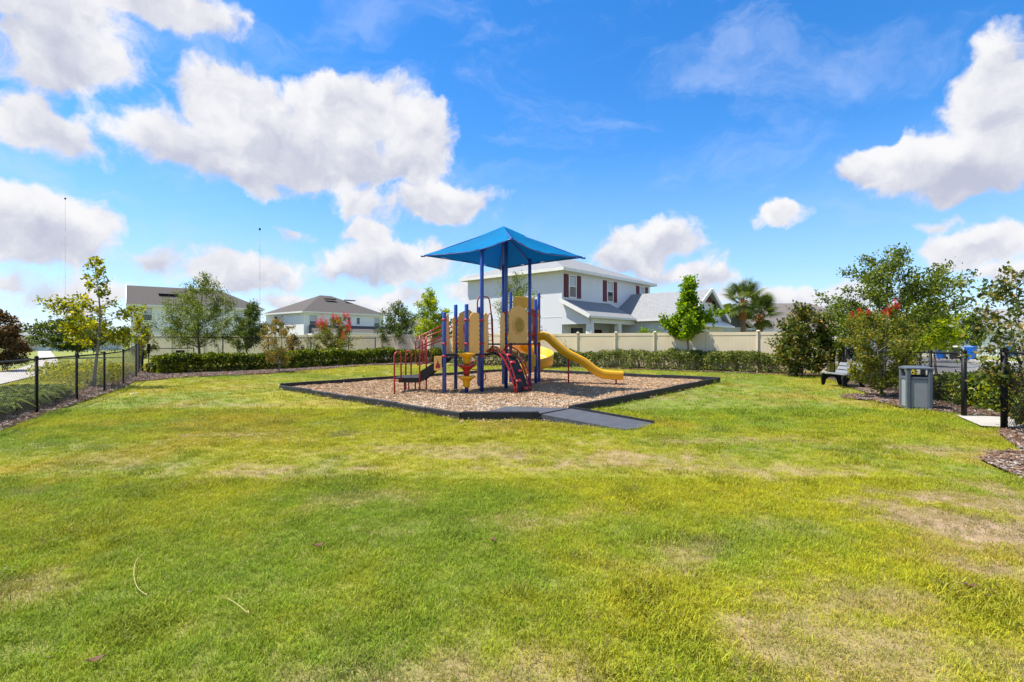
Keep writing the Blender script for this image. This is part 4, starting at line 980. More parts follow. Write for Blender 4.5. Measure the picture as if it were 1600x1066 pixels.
def simple_house(name, label, loc, rz, w, d, ze, rise, wallm, roofm, axis='x', gable=False, wins=(), extra=None, ov=.4):
    h = thing(name, label, 'house', loc, rz)
    MB().box(0, w, 0, d, -.3, ze).build('wall', wallm, h)
    rf = hip_mb(0, w, 0, d, ze, rise, ov, axis, gable).build('roof', roofm, h)
    fascia_mb(0, w, 0, d, ze, ov, .18).build('fascia', MT['white'], rf)
    for (a0, a1, z0, z1) in wins: window(h, '-y', 0, a0, a1, z0, z1, .08)
    if extra: extra(h)
    return h
def gable_front(x0, x1, y, ze, rise, wallm, trim=True, infill=None):
    def f(h):
        m_ = (x0+x1)/2
        MB().box(x0, x1, y, 0-.002, -.3, ze).build('bay_wall', wallm, h)
        g = MB().add([(x0-.3,y-.35,ze),(x1+.3,y-.35,ze),(m_,y-.35,ze+rise),(x0-.3,4,ze),(x1+.3,4,ze),(m_,4,ze+rise),(x0-.3,y-.35,ze-.1),(x1+.3,y-.35,ze-.1),(m_,y-.35,ze+rise-.1),(x0-.3,4,ze-.1),(x1+.3,4,ze-.1),(m_,4,ze+rise-.1)],
            [(0,2,5,3),(2,1,4,5),(6,9,11,8),(8,11,10,7),(0,6,8,2),(2,8,7,1),(0,3,9,6),(1,7,10,4)]).build('bay_roof', MT['roof_tan'], h)
        MB().add([(x0,y-.004,ze-.01),(x1,y-.004,ze-.01),(m_,y-.004,ze+rise-.15),(x0,y+.1,ze-.01),(x1,y+.1,ze-.01),(m_,y+.1,ze+rise-.15)], [(0,1,2),(3,5,4),(0,3,4,1),(1,4,5,2),(2,5,3,0)]).build('gable_wall', infill or wallm, h)
        for s in (-1, 1): MB().bar((m_+s*((x1-x0)/2+.34),y-.38,ze-.04), (m_,y-.38,ze+rise+.0), .06, .24).build('rake_board', MT['white'], g)
        d = fbox(facemap('-y', y), x0+.5, x1-.5, -.1, 2.2, 0, .04).build('garage_door', MT['white'], h)
    return f
darkgrey = M('charcoal_siding', (.14,.15,.17), (.11,.12,.14), 2, .8)
simple_house('grey_gabled_house', 'grey house with small white-trimmed gable just right of the blue-grey house', (16.6,50.0,0), R(12), 9, 9, 2.9, 1.9, M('grey_siding', (.42,.44,.47), None, 1, .8), MT['roof_tan'], 'x', False, ((6.6,7.6,.8,2.1),), gable_front(.4,5.0,-3.0,2.9,2.1,MT['stucco'],True,darkgrey))
simple_house('tan_roofed_house', 'single-storey house with weathered brown hip roof behind the palms', (24.6,55.5,0), R(-4), 15.5, 11, 2.75, 3.3, MT['wstucco'], MT['roof_tan'], 'x', False, ((1.0,2.6,.8,2.1),(4.2,6.0,.8,2.1),(7.4,8.8,.8,2.1)), gable_front(9.0,13.5,-2.2,2.75,1.9,MT['wstucco']))
simple_house('pale_gabled_house', 'pale house across the road with grey roof behind the blue bins', (48,58,0), R(-32), 17, 10, 3.0, 2.3, MT['wstucco'], MT['roof_grey'], 'x', False, ((3.0,3.9,.7,2.2),(5.6,6.5,.7,2.2),(12.0,13.0,.7,2.2)), gable_front(7.5,11.5,-1.6,3.0,1.7,MT['wstucco']))
simple_house('low_white_house', 'low white house with grey roof at the end of the footpath', (-83,86,-.1), R(22), 12, 9, 2.7, 2.2, MT['wstucco'], MT['roof_grey'], 'x', False, ((3.2,4.4,.8,2.0),(7.0,8.0,.2,2.1)))
simple_house('brown_roofed_house', 'sliver of brown-roofed house between the two white houses', (-40,88,0), R(15), 10, 9, 4.6, 1.6, MT['wstucco'], MT['roof_brown'], 'x', False, ((2,3,2.2,3.6),))
simple_house('far_grey_house', 'far grey-roofed house just right of the white pyramid-roofed house', (-23.2,98,0), R(10), 11, 9, 4.2, 2.3, MT['wstucco'], MT['roof_tan'], 'x', False, ((2,3,2.2,3.4),))

# ------------------------------------------------------------------ vegetation
def unit(v): return v/np.maximum(np.linalg.norm(v, axis=1, keepdims=True), 1e-9)
def leaf_verts(P, r, L, asp=.5, up=.5, D=None, dj=.6):
    n = len(P); s = L*r.uniform(.6, 1.25, (n, 1))
    N_ = unit(r.normal(0, 1, (n, 3))*(1-up*.5)+np.array((0, 0, up*1.2)))
    d = r.normal(0, 1, (n, 3))
    if D is not None: d = D*(1/dj)+d
    t = unit(d-N_*np.sum(d*N_, 1, keepdims=True)); b = np.cross(N_, t)
    fold = N_*s*.08
    V = np.stack([P, P+t*s*.45+b*s*asp*.5+fold, P+t*s-N_*s*.12, P+t*s*.45-b*s*asp*.5+fold], 1)
    return V.reshape(-1, 3)
def limb_path(a, b, r, bow=.15, n=5):
    a = np.array(a, float); b = np.array(b, float); L = np.linalg.norm(b-a); pts = []
    w = r.normal(0, .035*L, 3)
    for i in range(n):
        t = i/(n-1); pts.append(a+(b-a)*t+np.array((0, 0, bow*L*t*(1-t)))+w*math.sin(math.pi*t))
    return pts
def interp(prof, f):
    xs = [p[0] for p in prof]; ys = [p[1] for p in prof]; return float(np.interp(f, xs, ys))
def tree(name, label, base, h, prof, mat, nleaf, leaf=.09, nl=22, seed=1, r0=.06, c0=.3, bark='bark', lean=(0, 0), stems=1, asp=.55, tw=.30, spread=.07, rise=.35, cat='tree', group=None, flowers=None, up=.4, z0=0., ecc=(1, 1), limbs=None):
    nleaf = int(nleaf*2.1); leaf *= 1.12; spread *= 1.15; up *= .7
    r = np.random.RandomState(seed); o = (base[0], base[1], z0); t = thing(name, label, cat, o, 0, group)
    tm = MB(); LP = []; LD = []
    tips = []
    def trunk_at(f, k=0):
        a = 2*math.pi*k/max(1, stems)+seed; sp = (0 if stems == 1 else .32*h*.35)
        return np.array((lean[0]*f*f*h*1.0+.02*h*math.sin(f*5+seed)+sp*math.cos(a)*f, lean[1]*f*f*h+.02*h*math.cos(f*4+seed)+sp*math.sin(a)*f, f*h))
    for k in range(stems):
        fs = [0, .04, .15, .3, .45, .6, .75, .9, .97]
        sc_ = 1. if stems == 1 else .6
        tm.tube([tuple(trunk_at(f, k)-(np.array((0,0,.08)) if f == 0 else 0)) for f in fs], [sc_*r0*(1.35 if f == 0 else 1.08 if f == .04 else 1)*(1-.86*f) for f in fs], 8)
    L_ = []
    for i in range(nl):
        f = c0+(1-c0)*((i+.5)/nl)**.95*.98; az = i*2.39996+r.uniform(-.5, .5)+seed; R_ = interp(prof, f)*r.uniform(.70, 1.12)
        L_.append((f, az, R_))
    if limbs: L_ += limbs
    for (f, az, R_) in L_:
        st = max(.08, f-rise*(R_/h)*r.uniform(.8, 1.3)-.02); st = max(st, min(c0*.72, f)); k = r.randint(stems)
        A = trunk_at(st, k); B = trunk_at(min(f, 1.), k)*np.array((1, 1, 0))+np.array((R_*math.cos(az)*ecc[0], R_*math.sin(az)*ecc[1], f*h))
        P = limb_path(A, B, r, .10); rb = max(.006, r0*.42*(1-.8*st))
        tm.tube([tuple(p) for p in P], [rb, rb*.75, rb*.55, rb*.35, rb*.16], 5, False)
        d = unit((B-A)[None])[0]; Ln = np.linalg.norm(B-A); ntw = max(4, int(7+5*R_))
        for q in range(ntw):
            u = r.uniform(.25, 1.0); x = A+(B-A)*u+np.array((0, 0, .10*Ln*u*(1-u)))
            v = unit((d*.8+r.normal(0, .75, 3)+np.array((0, 0, .18)))[None])[0]; l = tw*max(R_, .35)*r.uniform(.5, 1.2)
            y = x+v*l; tm.tube([tuple(x), tuple((x+y)/2+r.normal(0, .02, 3)), tuple(y)], [rb*.22, rb*.15, rb*.07], 4, False)
            tips.append((x, y))
    # leader leaves
    for q in range(10):
        x = trunk_at(r.uniform(.72, .98), r.randint(stems)); y = x+unit((r.normal(0, .6, 3)+np.array((0, 0, .8)))[None])[0]*.12*h*.5; tips.append((x, y))
    T0 = np.array([a for a, b in tips]); T1 = np.array([b for a, b in tips]); w = np.linalg.norm(T1-T0, axis=1)+.05; idx = r.choice(len(tips), nleaf, p=w/w.sum())
    u = r.uniform(.1, 1.08, (nleaf, 1)); P = T0[idx]+(T1-T0)[idx]*u+r.normal(0, spread, (nleaf, 3))
    tm.build('trunk', MT[bark], t)
    cr = quads_mesh('crown', leaf_verts(P, r, leaf, asp, up, unit((T1-T0)[idx]), 1.0), LF[mat], t)
    if flowers:
        fm, nc, fl = flowers; hi = np.argsort(-(T1[:, 2]+.6*np.linalg.norm(T1[:, :2], axis=1)))[:max(nc*4, 8)]; pick = r.choice(hi, nc, replace=False)
        for c in pick:
            n_ = 70; Pf = T1[c]+r.normal(0, 1, (n_, 3))*np.array((.045, .045, .10))*fl+np.array((0,0,.08*fl)); quads_mesh('blossom', leaf_verts(Pf, r, .05*fl**.5, .8, 0), LF[fm], t)
    return t
# left side
tree('young_elm_tree', 'spindly yellow-green young tree with long bare side branches behind the left fence', (-14.3,17.6), 4.45, [(.30,.6),(.40,1.1),(.55,.95),(.7,.50),(.85,.36),(1,.08)], 'young', 1500, .115, 20, 11, .055, .34, 'barkl', tw=.30, spread=.055, limbs=[(.60,3.05,1.85),(.63,2.95,1.55),(.45,3.3,1.2),(.60,.1,1.1),(.42,-.2,1.15),(.44,3.0,1.55),(.40,.3,.9)], rise=.10, up=.5)
tree('bronze_magnolia_tree', 'dark bronze-leaved tree at the left edge beside the curving footpath', (-27.2,26.8), 3.5, [(.1,1.0),(.3,1.6),(.6,1.25),(.85,.6),(1,.15)], 'bronze', 3800, .17, 30, 5, .07, .12, asp=.45)
tree('round_oak_tree', 'rounded dark oak beyond the footpath behind the yellow-green tree', (-42.5,50), 4.2, [(.2,1.6),(.45,2.9),(.75,2.4),(1,.6)], 'oakd', 4200, .22, 34, 8, .14, .2)
tree('small_green_tree', 'small pale tree in front of the left house corner', (-19.8,27.3), 2.75, [(.3,.5),(.6,.75),(1,.2)], 'young', 1100, .10, 14, 18, .03, .3)
tree('leaning_oak_tree', 'broad feathery oak leaning behind the back left fence', (-18.3,30.0), 5.6, [(.26,1.2),(.38,2.5),(.55,2.3),(.75,1.55),(.9,.9),(1,.2)], 'oak', 7600, .10, 36, 2, .085, .30, lean=(.06,0), tw=.34, spread=.10, asp=.42)
tree('small_dark_oak_tree', 'small dense dark oak right of the leaning oak', (-17.7,34.3), 4.2, [(.3,.9),(.42,1.45),(.62,1.2),(.85,.6),(1,.1)], 'oakd', 3600, .11, 26, 3, .07, .30, lean=(.05,0), spread=.09)
tree('pale_crape_shrub', 'sparse pale shrub on the mulch in front of the left hedge', (-11.85,26.0), 2.75, [(.15,.45),(.5,.85),(.8,.65),(1,.25)], 'crapeb', 1700, .075, 20, 6, .035, .16, 'barkl', stems=4, cat='shrub', spread=.05)
tree('dark_red_shrub', 'small dark reddish shrub just behind the left hedge', (-14.5,34.0), 2.0, [(.2,.4),(.6,.6),(1,.15)], 'bronze', 900, .10, 12, 7, .03, .15, cat='shrub')
tree('red_crape_myrtle', 'round shrub topped with red blossom in front of the white pyramid-roofed house', (-13.0,37.2), 3.35, [(.12,1.1),(.4,1.7),(.7,1.5),(1,.5)], 'crape', 4200, .10, 26, 9, .05, .14, stems=3, cat='shrub', flowers=('flower', 26, 1.7))
tree('dark_twin_oak_tree', 'dark green oak left of the playground stairs', (-9.3,42.0), 4.9, [(.3,1.1),(.5,1.75),(.75,1.4),(1,.3)], 'oakd', 4200, .12, 28, 12, .07, .30, spread=.10)
tree('yellow_elm_tree', 'bright yellow-green young tree just behind the playground stairs', (-6.2,39.5), 5.6, [(.36,.9),(.5,1.45),(.72,1.1),(.9,.6),(1,.15)], 'yel', 3600, .13, 26, 13, .06, .34, 'barkl', spread=.10)
tree('sparse_oak_tree', 'thin grey-green oak between the play structure and the blue-grey house', (.35,31.4), 5.75, [(.30,1.0),(.5,1.55),(.72,1.35),(.9,.8),(1,.3)], 'oak', 3600, .10, 28, 14, .06, .30, 'barkl', spread=.10, asp=.42)
tree('young_maple_tree', 'bright green young tree with pale trunk standing before the right hedge', (9.75,28.3), 5.1, [(.36,.5),(.42,1.1),(.55,1.15),(.63,.6),(.8,.42),(.94,.3),(1,.1)], 'maple', 3600, .15, 30, 15, .055, .38, 'barkl', spread=.085, limbs=[(.60,.0,1.55),(.55,.2,1.4),(.50,3.1,1.3)], asp=.75)
tree('bronze_leaved_shrub', 'tall dark shrub with bronze tips at the right end of the hedge', (13.2,23.3), 3.2, [(.06,.5),(.2,1.0),(.45,1.15),(.7,.85),(.9,.5),(1,.2)], 'magn', 3000, .15, 30, 16, .05, .08, stems=3, cat='shrub', spread=.10)
tree('broad_oak_tree', 'broad spreading oak towering behind the bench', (14.1,19.4), 5.05, [(.36,1.3),(.52,1.95),(.70,1.85),(.85,1.3),(1,.5)], 'oak', 6400, .11, 36, 17, .09, .36, spread=.085, lean=(.02,0), ecc=(1.05,1), limbs=[(.80,.1,2.1),(.74,-.1,2.2),(.62,.2,2.6),(.58,-.2,2.5)])
tree('green_screen_tree', 'mid-green bushy tree left of the broad oak by the yellow posts', (14.8,22.9), 3.3, [(.3,.7),(.5,1.2),(.8,1.0),(1,.4)], 'oak', 2600, .11, 24, 19, .05, .28, spread=.09)
tree('bench_crape_myrtle', 'multi-stemmed shrub with a few red flowers beside the bench', (10.35,14.4), 2.55, [(.08,.35),(.25,.75),(.5,.98),(.75,.85),(1,.35)], 'crape', 4600, .075, 34, 20, .045, .12, 'barkl', stems=5, cat='shrub', spread=.055, flowers=('flower', 9, .6))
tree('edge_crape_myrtle', 'open crape myrtle with dark glossy leaves at the right edge by the gate', (9.25,9.15), 2.95, [(.1,.4),(.35,.8),(.6,.95),(.8,.75),(1,.3)], 'magn', 1700, .085, 36, 21, .035, .06, 'barkl', stems=5, cat='shrub', spread=.045, flowers=('flower', 2, .4), limbs=[(.92,2.6,.75),(.82,2.9,.85),(.42,3.1,.95),(.36,2.8,.9)])
tree('lime_street_tree', 'small lime-green street tree beside the road', (18.2,22.0), 3.2, [(.42,.6),(.6,1.0),(.85,.75),(1,.25)], 'yel', 1800, .12, 20, 22, .05, .42, spread=.08)
tree('street_oak_tree', 'small dark street tree in front of the pale house across the road', (40.5,45.0), 3.9, [(.35,1.0),(.6,1.5),(.85,1.0),(1,.4)], 'oakd', 1600, .2, 18, 23, .07, .36, spread=.12)
tree('lime_verge_tree', 'lime-green tree further along the road verge', (25.2,31.5), 3.4, [(.35,.8),(.6,1.35),(.85,1.0),(1,.4)], 'yel', 1600, .15, 18, 24, .06, .36, spread=.1)
tree('roadside_oak_tree', 'dark roadside tree between the lime tree and the pale house', (31.5,38.5), 3.6, [(.3,1.0),(.6,1.5),(.85,1.0),(1,.4)], 'oak', 1700, .17, 18, 25, .06, .3, spread=.12)
tree('house_front_bush', 'low green bush peeping over the cream fence by the garage wing', (9.3,35.2), 2.45, [(.2,.8),(.6,1.0),(.9,.8),(1,.5)], 'maple', 1500, .12, 18, 26, .05, .15, cat='shrub', stems=3)
tree('far_dark_tree', 'dark tree peeping between the two white houses', (-36,80), 5.5, [(.2,1.5),(.6,2.2),(1,.6)], 'far', 1400, .28, 18, 27, .12, .2)
# far woods read as masses
def woods(label, pts, h, n, seed, leaf=.9):
    r = np.random.RandomState(seed); P = []
    for (x, y, w) in pts:
        k = n//len(pts); hh = h*r.uniform(.7, 1.15)
        q = unit(r.normal(0, 1, (k, 3)))*(r.rand(k, 1)**.33); P.append(np.array((x, y, hh*.5))+q*np.array((w, w*.6, hh*.52)))
    P = np.concatenate(P); o = quads_mesh('distant_woods', leaf_verts(P, r, leaf, .8, .3), LF['far']); return setp(o, label, 'trees', kind='stuff')
woods('low distant treeline on the horizon at the far left', [(-190+k*9, 150+8*math.sin(k*1.7), 8) for k in range(20)], 7.5, 9000, 1, 1.0)
woods('low distant treeline on the horizon behind the houses', [(-60+k*11, 190+10*math.sin(k*1.3), 9) for k in range(16)], 6, 6000, 2, 1.1)
woods('low distant treeline on the horizon at the right', [(70+k*9, 110+9*math.sin(k*2.1), 8) for k in range(16)], 6, 7000, 3, 1.0)
# dark hedge rows by the low white house
def hedge(name, label, path, h, w, mat, n, leaf, seed, zb=.06, lump=.12):
    r = np.random.RandomState(seed); P = np.array(path, float); seg = np.linalg.norm(np.diff(P, axis=0), axis=1); cum = np.concatenate([[0], np.cumsum(seg)]); Lt = cum[-1]
    o = (*path[0], 0); t = thing(name, label, 'hedge', o)
    def pos(s): return np.stack([np.interp(s, cum, P[:, 0]), np.interp(s, cum, P[:, 1])], 1)
    s = r.uniform(-w*.3, Lt+w*.3, n); c = pos(np.clip(s, 0, Lt)); d = pos(np.clip(s+.05, .05, Lt))-pos(np.clip(s-.05, 0, Lt-.05)); d = unit(np.concatenate([d, np.zeros((n, 1))], 1))[:, :2]; nn = np.stack([d[:, 1], -d[:, 0]], 1)
    c = c+d*(s-np.clip(s, 0, Lt))[:, None]
    lp = vnoise(np.stack([s, s*0+seed], 1), 1.1, seed, 3)-.5; lq = vnoise(np.stack([s, s*0+seed+9], 1), 2.3, seed+3, 2)-.5
    ang = r.uniform(-.30, math.pi+.30, n); rad = 1-.38*r.rand(n)**2
    ca, sa = np.cos(ang), np.sin(ang); pw = .55
    X = np.sign(ca)*np.abs(ca)**pw*rad*(w/2)*(1+lq*lump*4); Z = np.where(sa > 0, np.abs(sa)**pw*rad*(h*.70)*(1+lp*lump*4)+h*.30, r.uniform(zb, h*.32, n))
    V = np.concatenate([c+nn*X[:, None]-np.array(o[:2]), Z[:, None]], 1)
    quads_mesh('foliage', leaf_verts(V, r, leaf, .58, .12), LF[mat], t)
    m = MB()
    for k in range(int(Lt/.35)):
        q = pos(np.array([k*.35+r.uniform(0, .2)]))[0]-np.array(o[:2])
        for j in range(3): m.tube([(q[0]+r.uniform(-.08,.08), q[1]+r.uniform(-.08,.08), -.05), (q[0]+r.uniform(-.2,.2)*w, q[1]+r.uniform(-.25,.25)*w, h*.5), (q[0]+r.uniform(-.35,.35)*w, q[1]+r.uniform(-.35,.35)*w, h*.85)], [.014,.010,.004], 4, False)
    m.build('stems', MT['bark'], t)['kind'] = 'stuff'
    return t
hedge('clipped_hedge', 'glossy clipped green hedge along the mulch bed at the back left', HEDGE_L, .98, 1.15, 'hedge', 46000, .125, 31, .06, .18)
hedge('clipped_hedge', 'clipped hedge in front of the cream vinyl fence right of the playground', HEDGE_R, 1.02, 1.2, 'hedger', 46000, .105, 32, .06, .22)
hedge('roadside_hedge', 'leafy hedge outside the fence between litter bin and gate opening', [RF(-4.2,1.75),RF(-2.4,1.35),RF(-.6,1.1)], .76, 1.2, 'hedge', 10000, .11, 33)
hedge('roadside_hedge', 'low shrubs behind the bench along the outside of the fence', [RF(.2,1.0),RF(3.5,1.0),RF(8,1.0)], .46, .8, 'hedger', 8000, .10, 34)
hedge('dark_hedge_row', 'dark clipped hedge row right of the low white house', [(-62,78),(-50,84)], 1.7, 2.0, 'oakd', 2600, .25, 35)
hedge('dark_hedge_row', 'short dark clipped hedge left of the low white house', [(-79,79),(-74.5,80.5)], 1.6, 2.0, 'oakd', 1200, .25, 36)
# ground cover outside the left fence
def clumps(name, label, cat, area, n, mat, leaf, h, seed, nb=26, asp=.09):
    r = np.random.RandomState(seed); A = np.array(area); P = r.uniform(A.min(0), A.max(0), (n*9, 2)); P = P[inpoly(P, area)][:n]; V = []
    for (x, y) in P:
        k = nb; a = r.uniform(0, 6.283, k); l = leaf*r.uniform(.6, 1.2, k); b = np.stack([x+r.normal(0,.05,k), y+r.normal(0,.05,k), np.zeros(k)], 1)
        out = np.stack([np.cos(a), np.sin(a), np.zeros(k)], 1); w = np.stack([-np.sin(a), np.cos(a), np.zeros(k)], 1)*(leaf*asp)
        mid = b+out*(l*.35)[:, None]+np.array((0,0,1))*(h*r.uniform(.7,1.15,k))[:, None]; tip = b+out*l[:, None]+np.array((0,0,1))*(h*r.uniform(.35,1.0,k))[:, None]
        V.append(np.stack([b-w*.4, b+w*.4, mid+w, mid-w], 1).reshape(-1, 3)); V.append(np.stack([mid-w, mid+w, tip+w*.15, tip-w*.15], 1).reshape(-1, 3))
    return setp(quads_mesh(name, np.concatenate(V), LF[mat]), label, cat, kind='stuff')
clumps('strap_grass_border', 'dark strap-leaved border grass outside the near left fence', 'border grass', [(-9.9,9.2),(-11.2,9.6),(-13.6,12.8),(-13.9,14.6),(-12.7,14.6),(-11.0,11.6)], 330, 'liri', .42, .34, 41)
def low_cover(name, label, area, n, mat, leaf, h, seed):
    r = np.random.RandomState(seed); A = np.array(area); P = r.uniform(A.min(0), A.max(0), (n*8, 2)); P = P[inpoly(P, area)][:n]
    hh = h*(.25+1.1*vnoise(P, 1.6, seed, 3)); V = np.concatenate([P, (hh*r.rand(len(P))**.6)[:, None]+.02], 1)
    return setp(quads_mesh(name, leaf_verts(V, r, leaf, .6, .6), LF[mat]), label, 'ground cover', kind='stuff')
low_cover('variegated_ground_cover', 'low yellow variegated ground cover behind the second left fence post', [(-12.0,13.2),(-13.6,13.6),(-15.6,17.0),(-14.6,17.6),(-13.2,15.6)], 3200, 'cover', .08, .24, 42)
low_cover('green_ground_cover', 'low grey-green plants along the far part of the left fence', [(-14.0,17.4),(-15.6,17.4),(-20.0,24.6),(-18.9,25.2),(-15.3,20.3)], 3600, 'crape', .08, .34, 43)
low_cover('tall_meadow_plants', 'taller green plants beyond the far end of the left fence', [(-17.2,20.2),(-19.2,20.2),(-24,27),(-21,28)], 3600, 'young', .11, .6, 44)
clumps('corner_plants', 'light green leafy plants at the foot of the left corner post', 'plants', [(-18.2,25.4),(-17.2,25.6),(-17.0,27),(-18,27)], 40, 'young', .35, .45, 45, asp=.16)
clumps('edge_bed_plants', 'scattered leafy plants in the bed at the right edge', 'plants', [(9.0,8.6),(8.55,8.0),(9.6,7.0),(10.6,9.6),(9.8,10.0)], 120, 'crape', .30, .35, 46, 18, .14)
# red cordyline rosettes on the far side of the hedge
def cordyline(x, y, label):
    t = thing('cordyline_plant', label, 'plant', (x, y, .1)); r = random.Random(x)
    for k in range(9):
        a = k*2.4; l = r.uniform(.35, .6)
        p = [(0,0,.35),(.12*math.cos(a),.12*math.sin(a),.62),(l*.55*math.cos(a),l*.55*math.sin(a),.35+l*1.05)]
        m = MB(); w = Vector((-math.sin(a), math.cos(a), 0))*.045
        vs = [Vector(p[0])-w*.4, Vector(p[0])+w*.4, Vector(p[1])+w, Vector(p[1])-w, Vector(p[2])]; m.add(vs, [(0,1,2,3),(3,2,4)]); m.build('leaf', MT['lamp'], t)
    MB().cyl(0, 0, -.1, .36, .025, 8).build('stem', MT['bark'], t)
cordyline(11.9,12.9,'reddish spiky plant rising behind the roadside hedge, left of the other'); cordyline(12.4,12.6,'reddish spiky plant rising behind the roadside hedge, right of the other')
# palms
def palm(label, base, h, cr, seed):
    r = random.Random(seed); t = thing('cabbage_palm', label, 'palm', (*base, 0), 0, 'palms behind the cream fence')
    th = h-cr*.75
    MB().tube([(0,0,-.1),(.02,0,th*.5),(.0,.03,th)], [.26,.21,.20], 12).build('trunk', MT['palmbark'], t)
    b = MB()
    b.tube([(0,.02,th*.66),(0,.03,th*.80),(0,.03,th)], [.24,.34,.26], 10)
    for k in range(36):
        a = k*2.4; z = th*.66+th*.34*k/36; b.bar((.22*math.cos(a),.22*math.sin(a),z), (.40*math.cos(a),.40*math.sin(a),z+.16), .10, .05)
    b.build('boots', MT['palmboot'], t)['kind'] = 'stuff'
    # one fan frond, shared by all
    m = MB(); n = 30; pl = .95*cr*.6
    m.bar((0,0,0), (pl,0,.0), .03, .025)
    for k in range(n):
        a = -2.2+4.4*k/(n-1); L = cr*.62*(1-.25*abs(a)/2.2); dx, dy = math.cos(a), math.sin(a); w = .04
        p0 = Vector((pl,0,0)); p1 = Vector((pl+dx*L*.55,dy*L*.55,.05-.06*abs(a))); p2 = Vector((pl+dx*L,dy*L,-.16-.10*abs(a))); s_ = Vector((-dy,dx,0))*w
        m.add([p0, p1+s_, p1-s_, p2], [(0,2,1),(1,2,3)])
    f0 = m.build('frond', LF['palm'], t)
    for k in range(30):
        f = f0 if k == 0 else f0.copy()
        if k: COL.objects.link(f); f.parent = t
        el = R(r.uniform(-50, 80)) if k > 2 else R(70); f.location = (0, .03, th); f.rotation_euler = (r.uniform(-.5,.5), -el, k*2.39996); s_ = r.uniform(.8, 1.1); f.scale = (s_, s_, s_)
palm('taller cabbage palm with brown trunk above the cream fence', (20.3,45), 6.7, 2.0, 1)
palm('shorter cabbage palm just right of the taller palm', (22.7,46.8), 5.4, 1.9, 2)

# ------------------------------------------------------------------ street furniture and small things
def litter_bin():
    t = thing('litter_bin', 'square grey litter bin with open top sides standing on the lawn edge', 'litter bin', (9.5,12.05,.0), R(-20.5)); w = .255; H = 1.0
    MB().box(-w+.03, w-.03, -w+.03, w-.03, -.03, .05).build('base', MT['candark'], t)
    for sx in (-1, 1):
        for sy in (-1, 1):
            x, y = sx*(w-.045), sy*(w-.045); c = .045
            MB().slab([(x-c,y-c),(x+c,y-c),(x+c,y+c),(x-c,y+c)], 0, H-.06).build('corner_post', MT['candark'], t, .018)
    for k in range(4):
        a = k*math.pi/2; ca, sa = math.cos(a), math.sin(a)
        def T(u, z, o, ca=ca, sa=sa): return Vector((u*ca-(-w+o)*sa*-1*-1, u*sa+(-w+o)*ca, z))
        MB().plate([(-w+.095,.06),(w-.095,.06),(w-.095,.70),(-w+.095,.70)], lambda u, z, o, T=T: T(u, z, o+.035), .02).build('side_panel', MT['cangrey'], t, .006)
        MB().plate([(-w+.092,.705),(w-.092,.705),(w-.092,.765),(-w+.092,.765)], lambda u, z, o, T=T: T(u, z, o+.03), .035).build('upper_rail', MT['candark'], t, .006)
    MB().add([(-w-.01,-w-.01,H-.06),(w+.01,-w-.01,H-.06),(w+.01,w+.01,H-.06),(-w-.01,w+.01,H-.06),(-w-.01,-w-.01,H-.02),(w+.01,-w-.01,H-.02),(w+.01,w+.01,H-.02),(-w-.01,w+.01,H-.02),(-w+.09,-w+.09,H+.015),(w-.09,-w+.09,H+.015),(w-.09,w-.09,H+.015),(-w+.09,w-.09,H+.015)],
        [(0,3,2,1),(0,1,5,4),(1,2,6,5),(2,3,7,6),(3,0,4,7),(4,5,9,8),(5,6,10,9),(6,7,11,10),(7,4,8,11),(8,9,10,11)]).build('lid', MT['candark'], t, .01)
    MB().lathe(0, 0, [(.19,.08),(.21,.72),(.225,.80),(.205,.79),(.19,.60),(.01,.58)], 18).build('liner', MT['dark'], t)
litter_bin()
def bench():
    t = thing('park_bench', 'grey slatted recycled-plastic bench with black arched ends beside the flowering shrub', 'bench', (11.15,17.2,0), R(86)); Lb = 1.55
    # local x runs along the bench, local y from the front (0) to the back
    pro = [(0,0),(.10,0),(.15,.20),(.22,.29),(.33,.33),(.44,.31),(.52,.22),(.60,0),(.71,0),(.68,.30),(.74,.52),(.80,.80),(.73,.82),(.66,.60),(.58,.43),(.46,.38),(.20,.40),(.06,.44),(.0,.40),(-.01,.30)]
    for x in (.08, Lb-.14): MB().plate([(-a, b) for a, b in pro][::-1], lambda a, b, c, x=x: Vector((x+c, a, b)), .07).build('end_frame', MT['fence'], t, .012)
    for k, (y, z, sl) in enumerate(((.03,.452,.10),(.17,.425,-.10),(.31,.405,-.05),(.45,.405,.08))):
        MB().bar((0,-y-.06,z+.012), (Lb,-y-.06,z+.012), .125, .035, (0,math.sin(sl),math.cos(sl))).build('seat_slat', MT['bgrey'], t, .006)
    for k in range(3):
        y = .585+.065*k; z = .50+.135*k
        MB().bar((0,-y-.0,z), (Lb,-y-.0,z), .12, .035, (0,.92,.40)).build('back_slat', MT['bgrey'], t, .006)
bench()
def bollard(x, y, h, label):
    t = thing('bollard', label, 'bollard', (x, y, 0), 0, 'yellow bollards outside the right fence')
    MB().lathe(0, 0, [(.085,-.05),(.085,h-.06),(.075,h-.02),(.045,h+.01),(.001,h+.02)], 16).build('sleeve', MT['bollard'], t)
    MB().lathe(0, 0, [(.14,-.03),(.14,.015),(.088,.03)], 16).build('footing', MT['concrete'], t)
bollard(14.55,23.3,1.42,'yellow bollard left of the other behind the bench, half hidden by leaves'); bollard(14.75,23.0,1.50,'yellow bollard standing clear behind the left end of the bench')
bollard(12.9,17.0,1.25,'yellow bollard showing through the fence left of the litter bin lid'); bollard(12.62,16.1,1.27,'yellow bollard behind the fence above the litter bin')
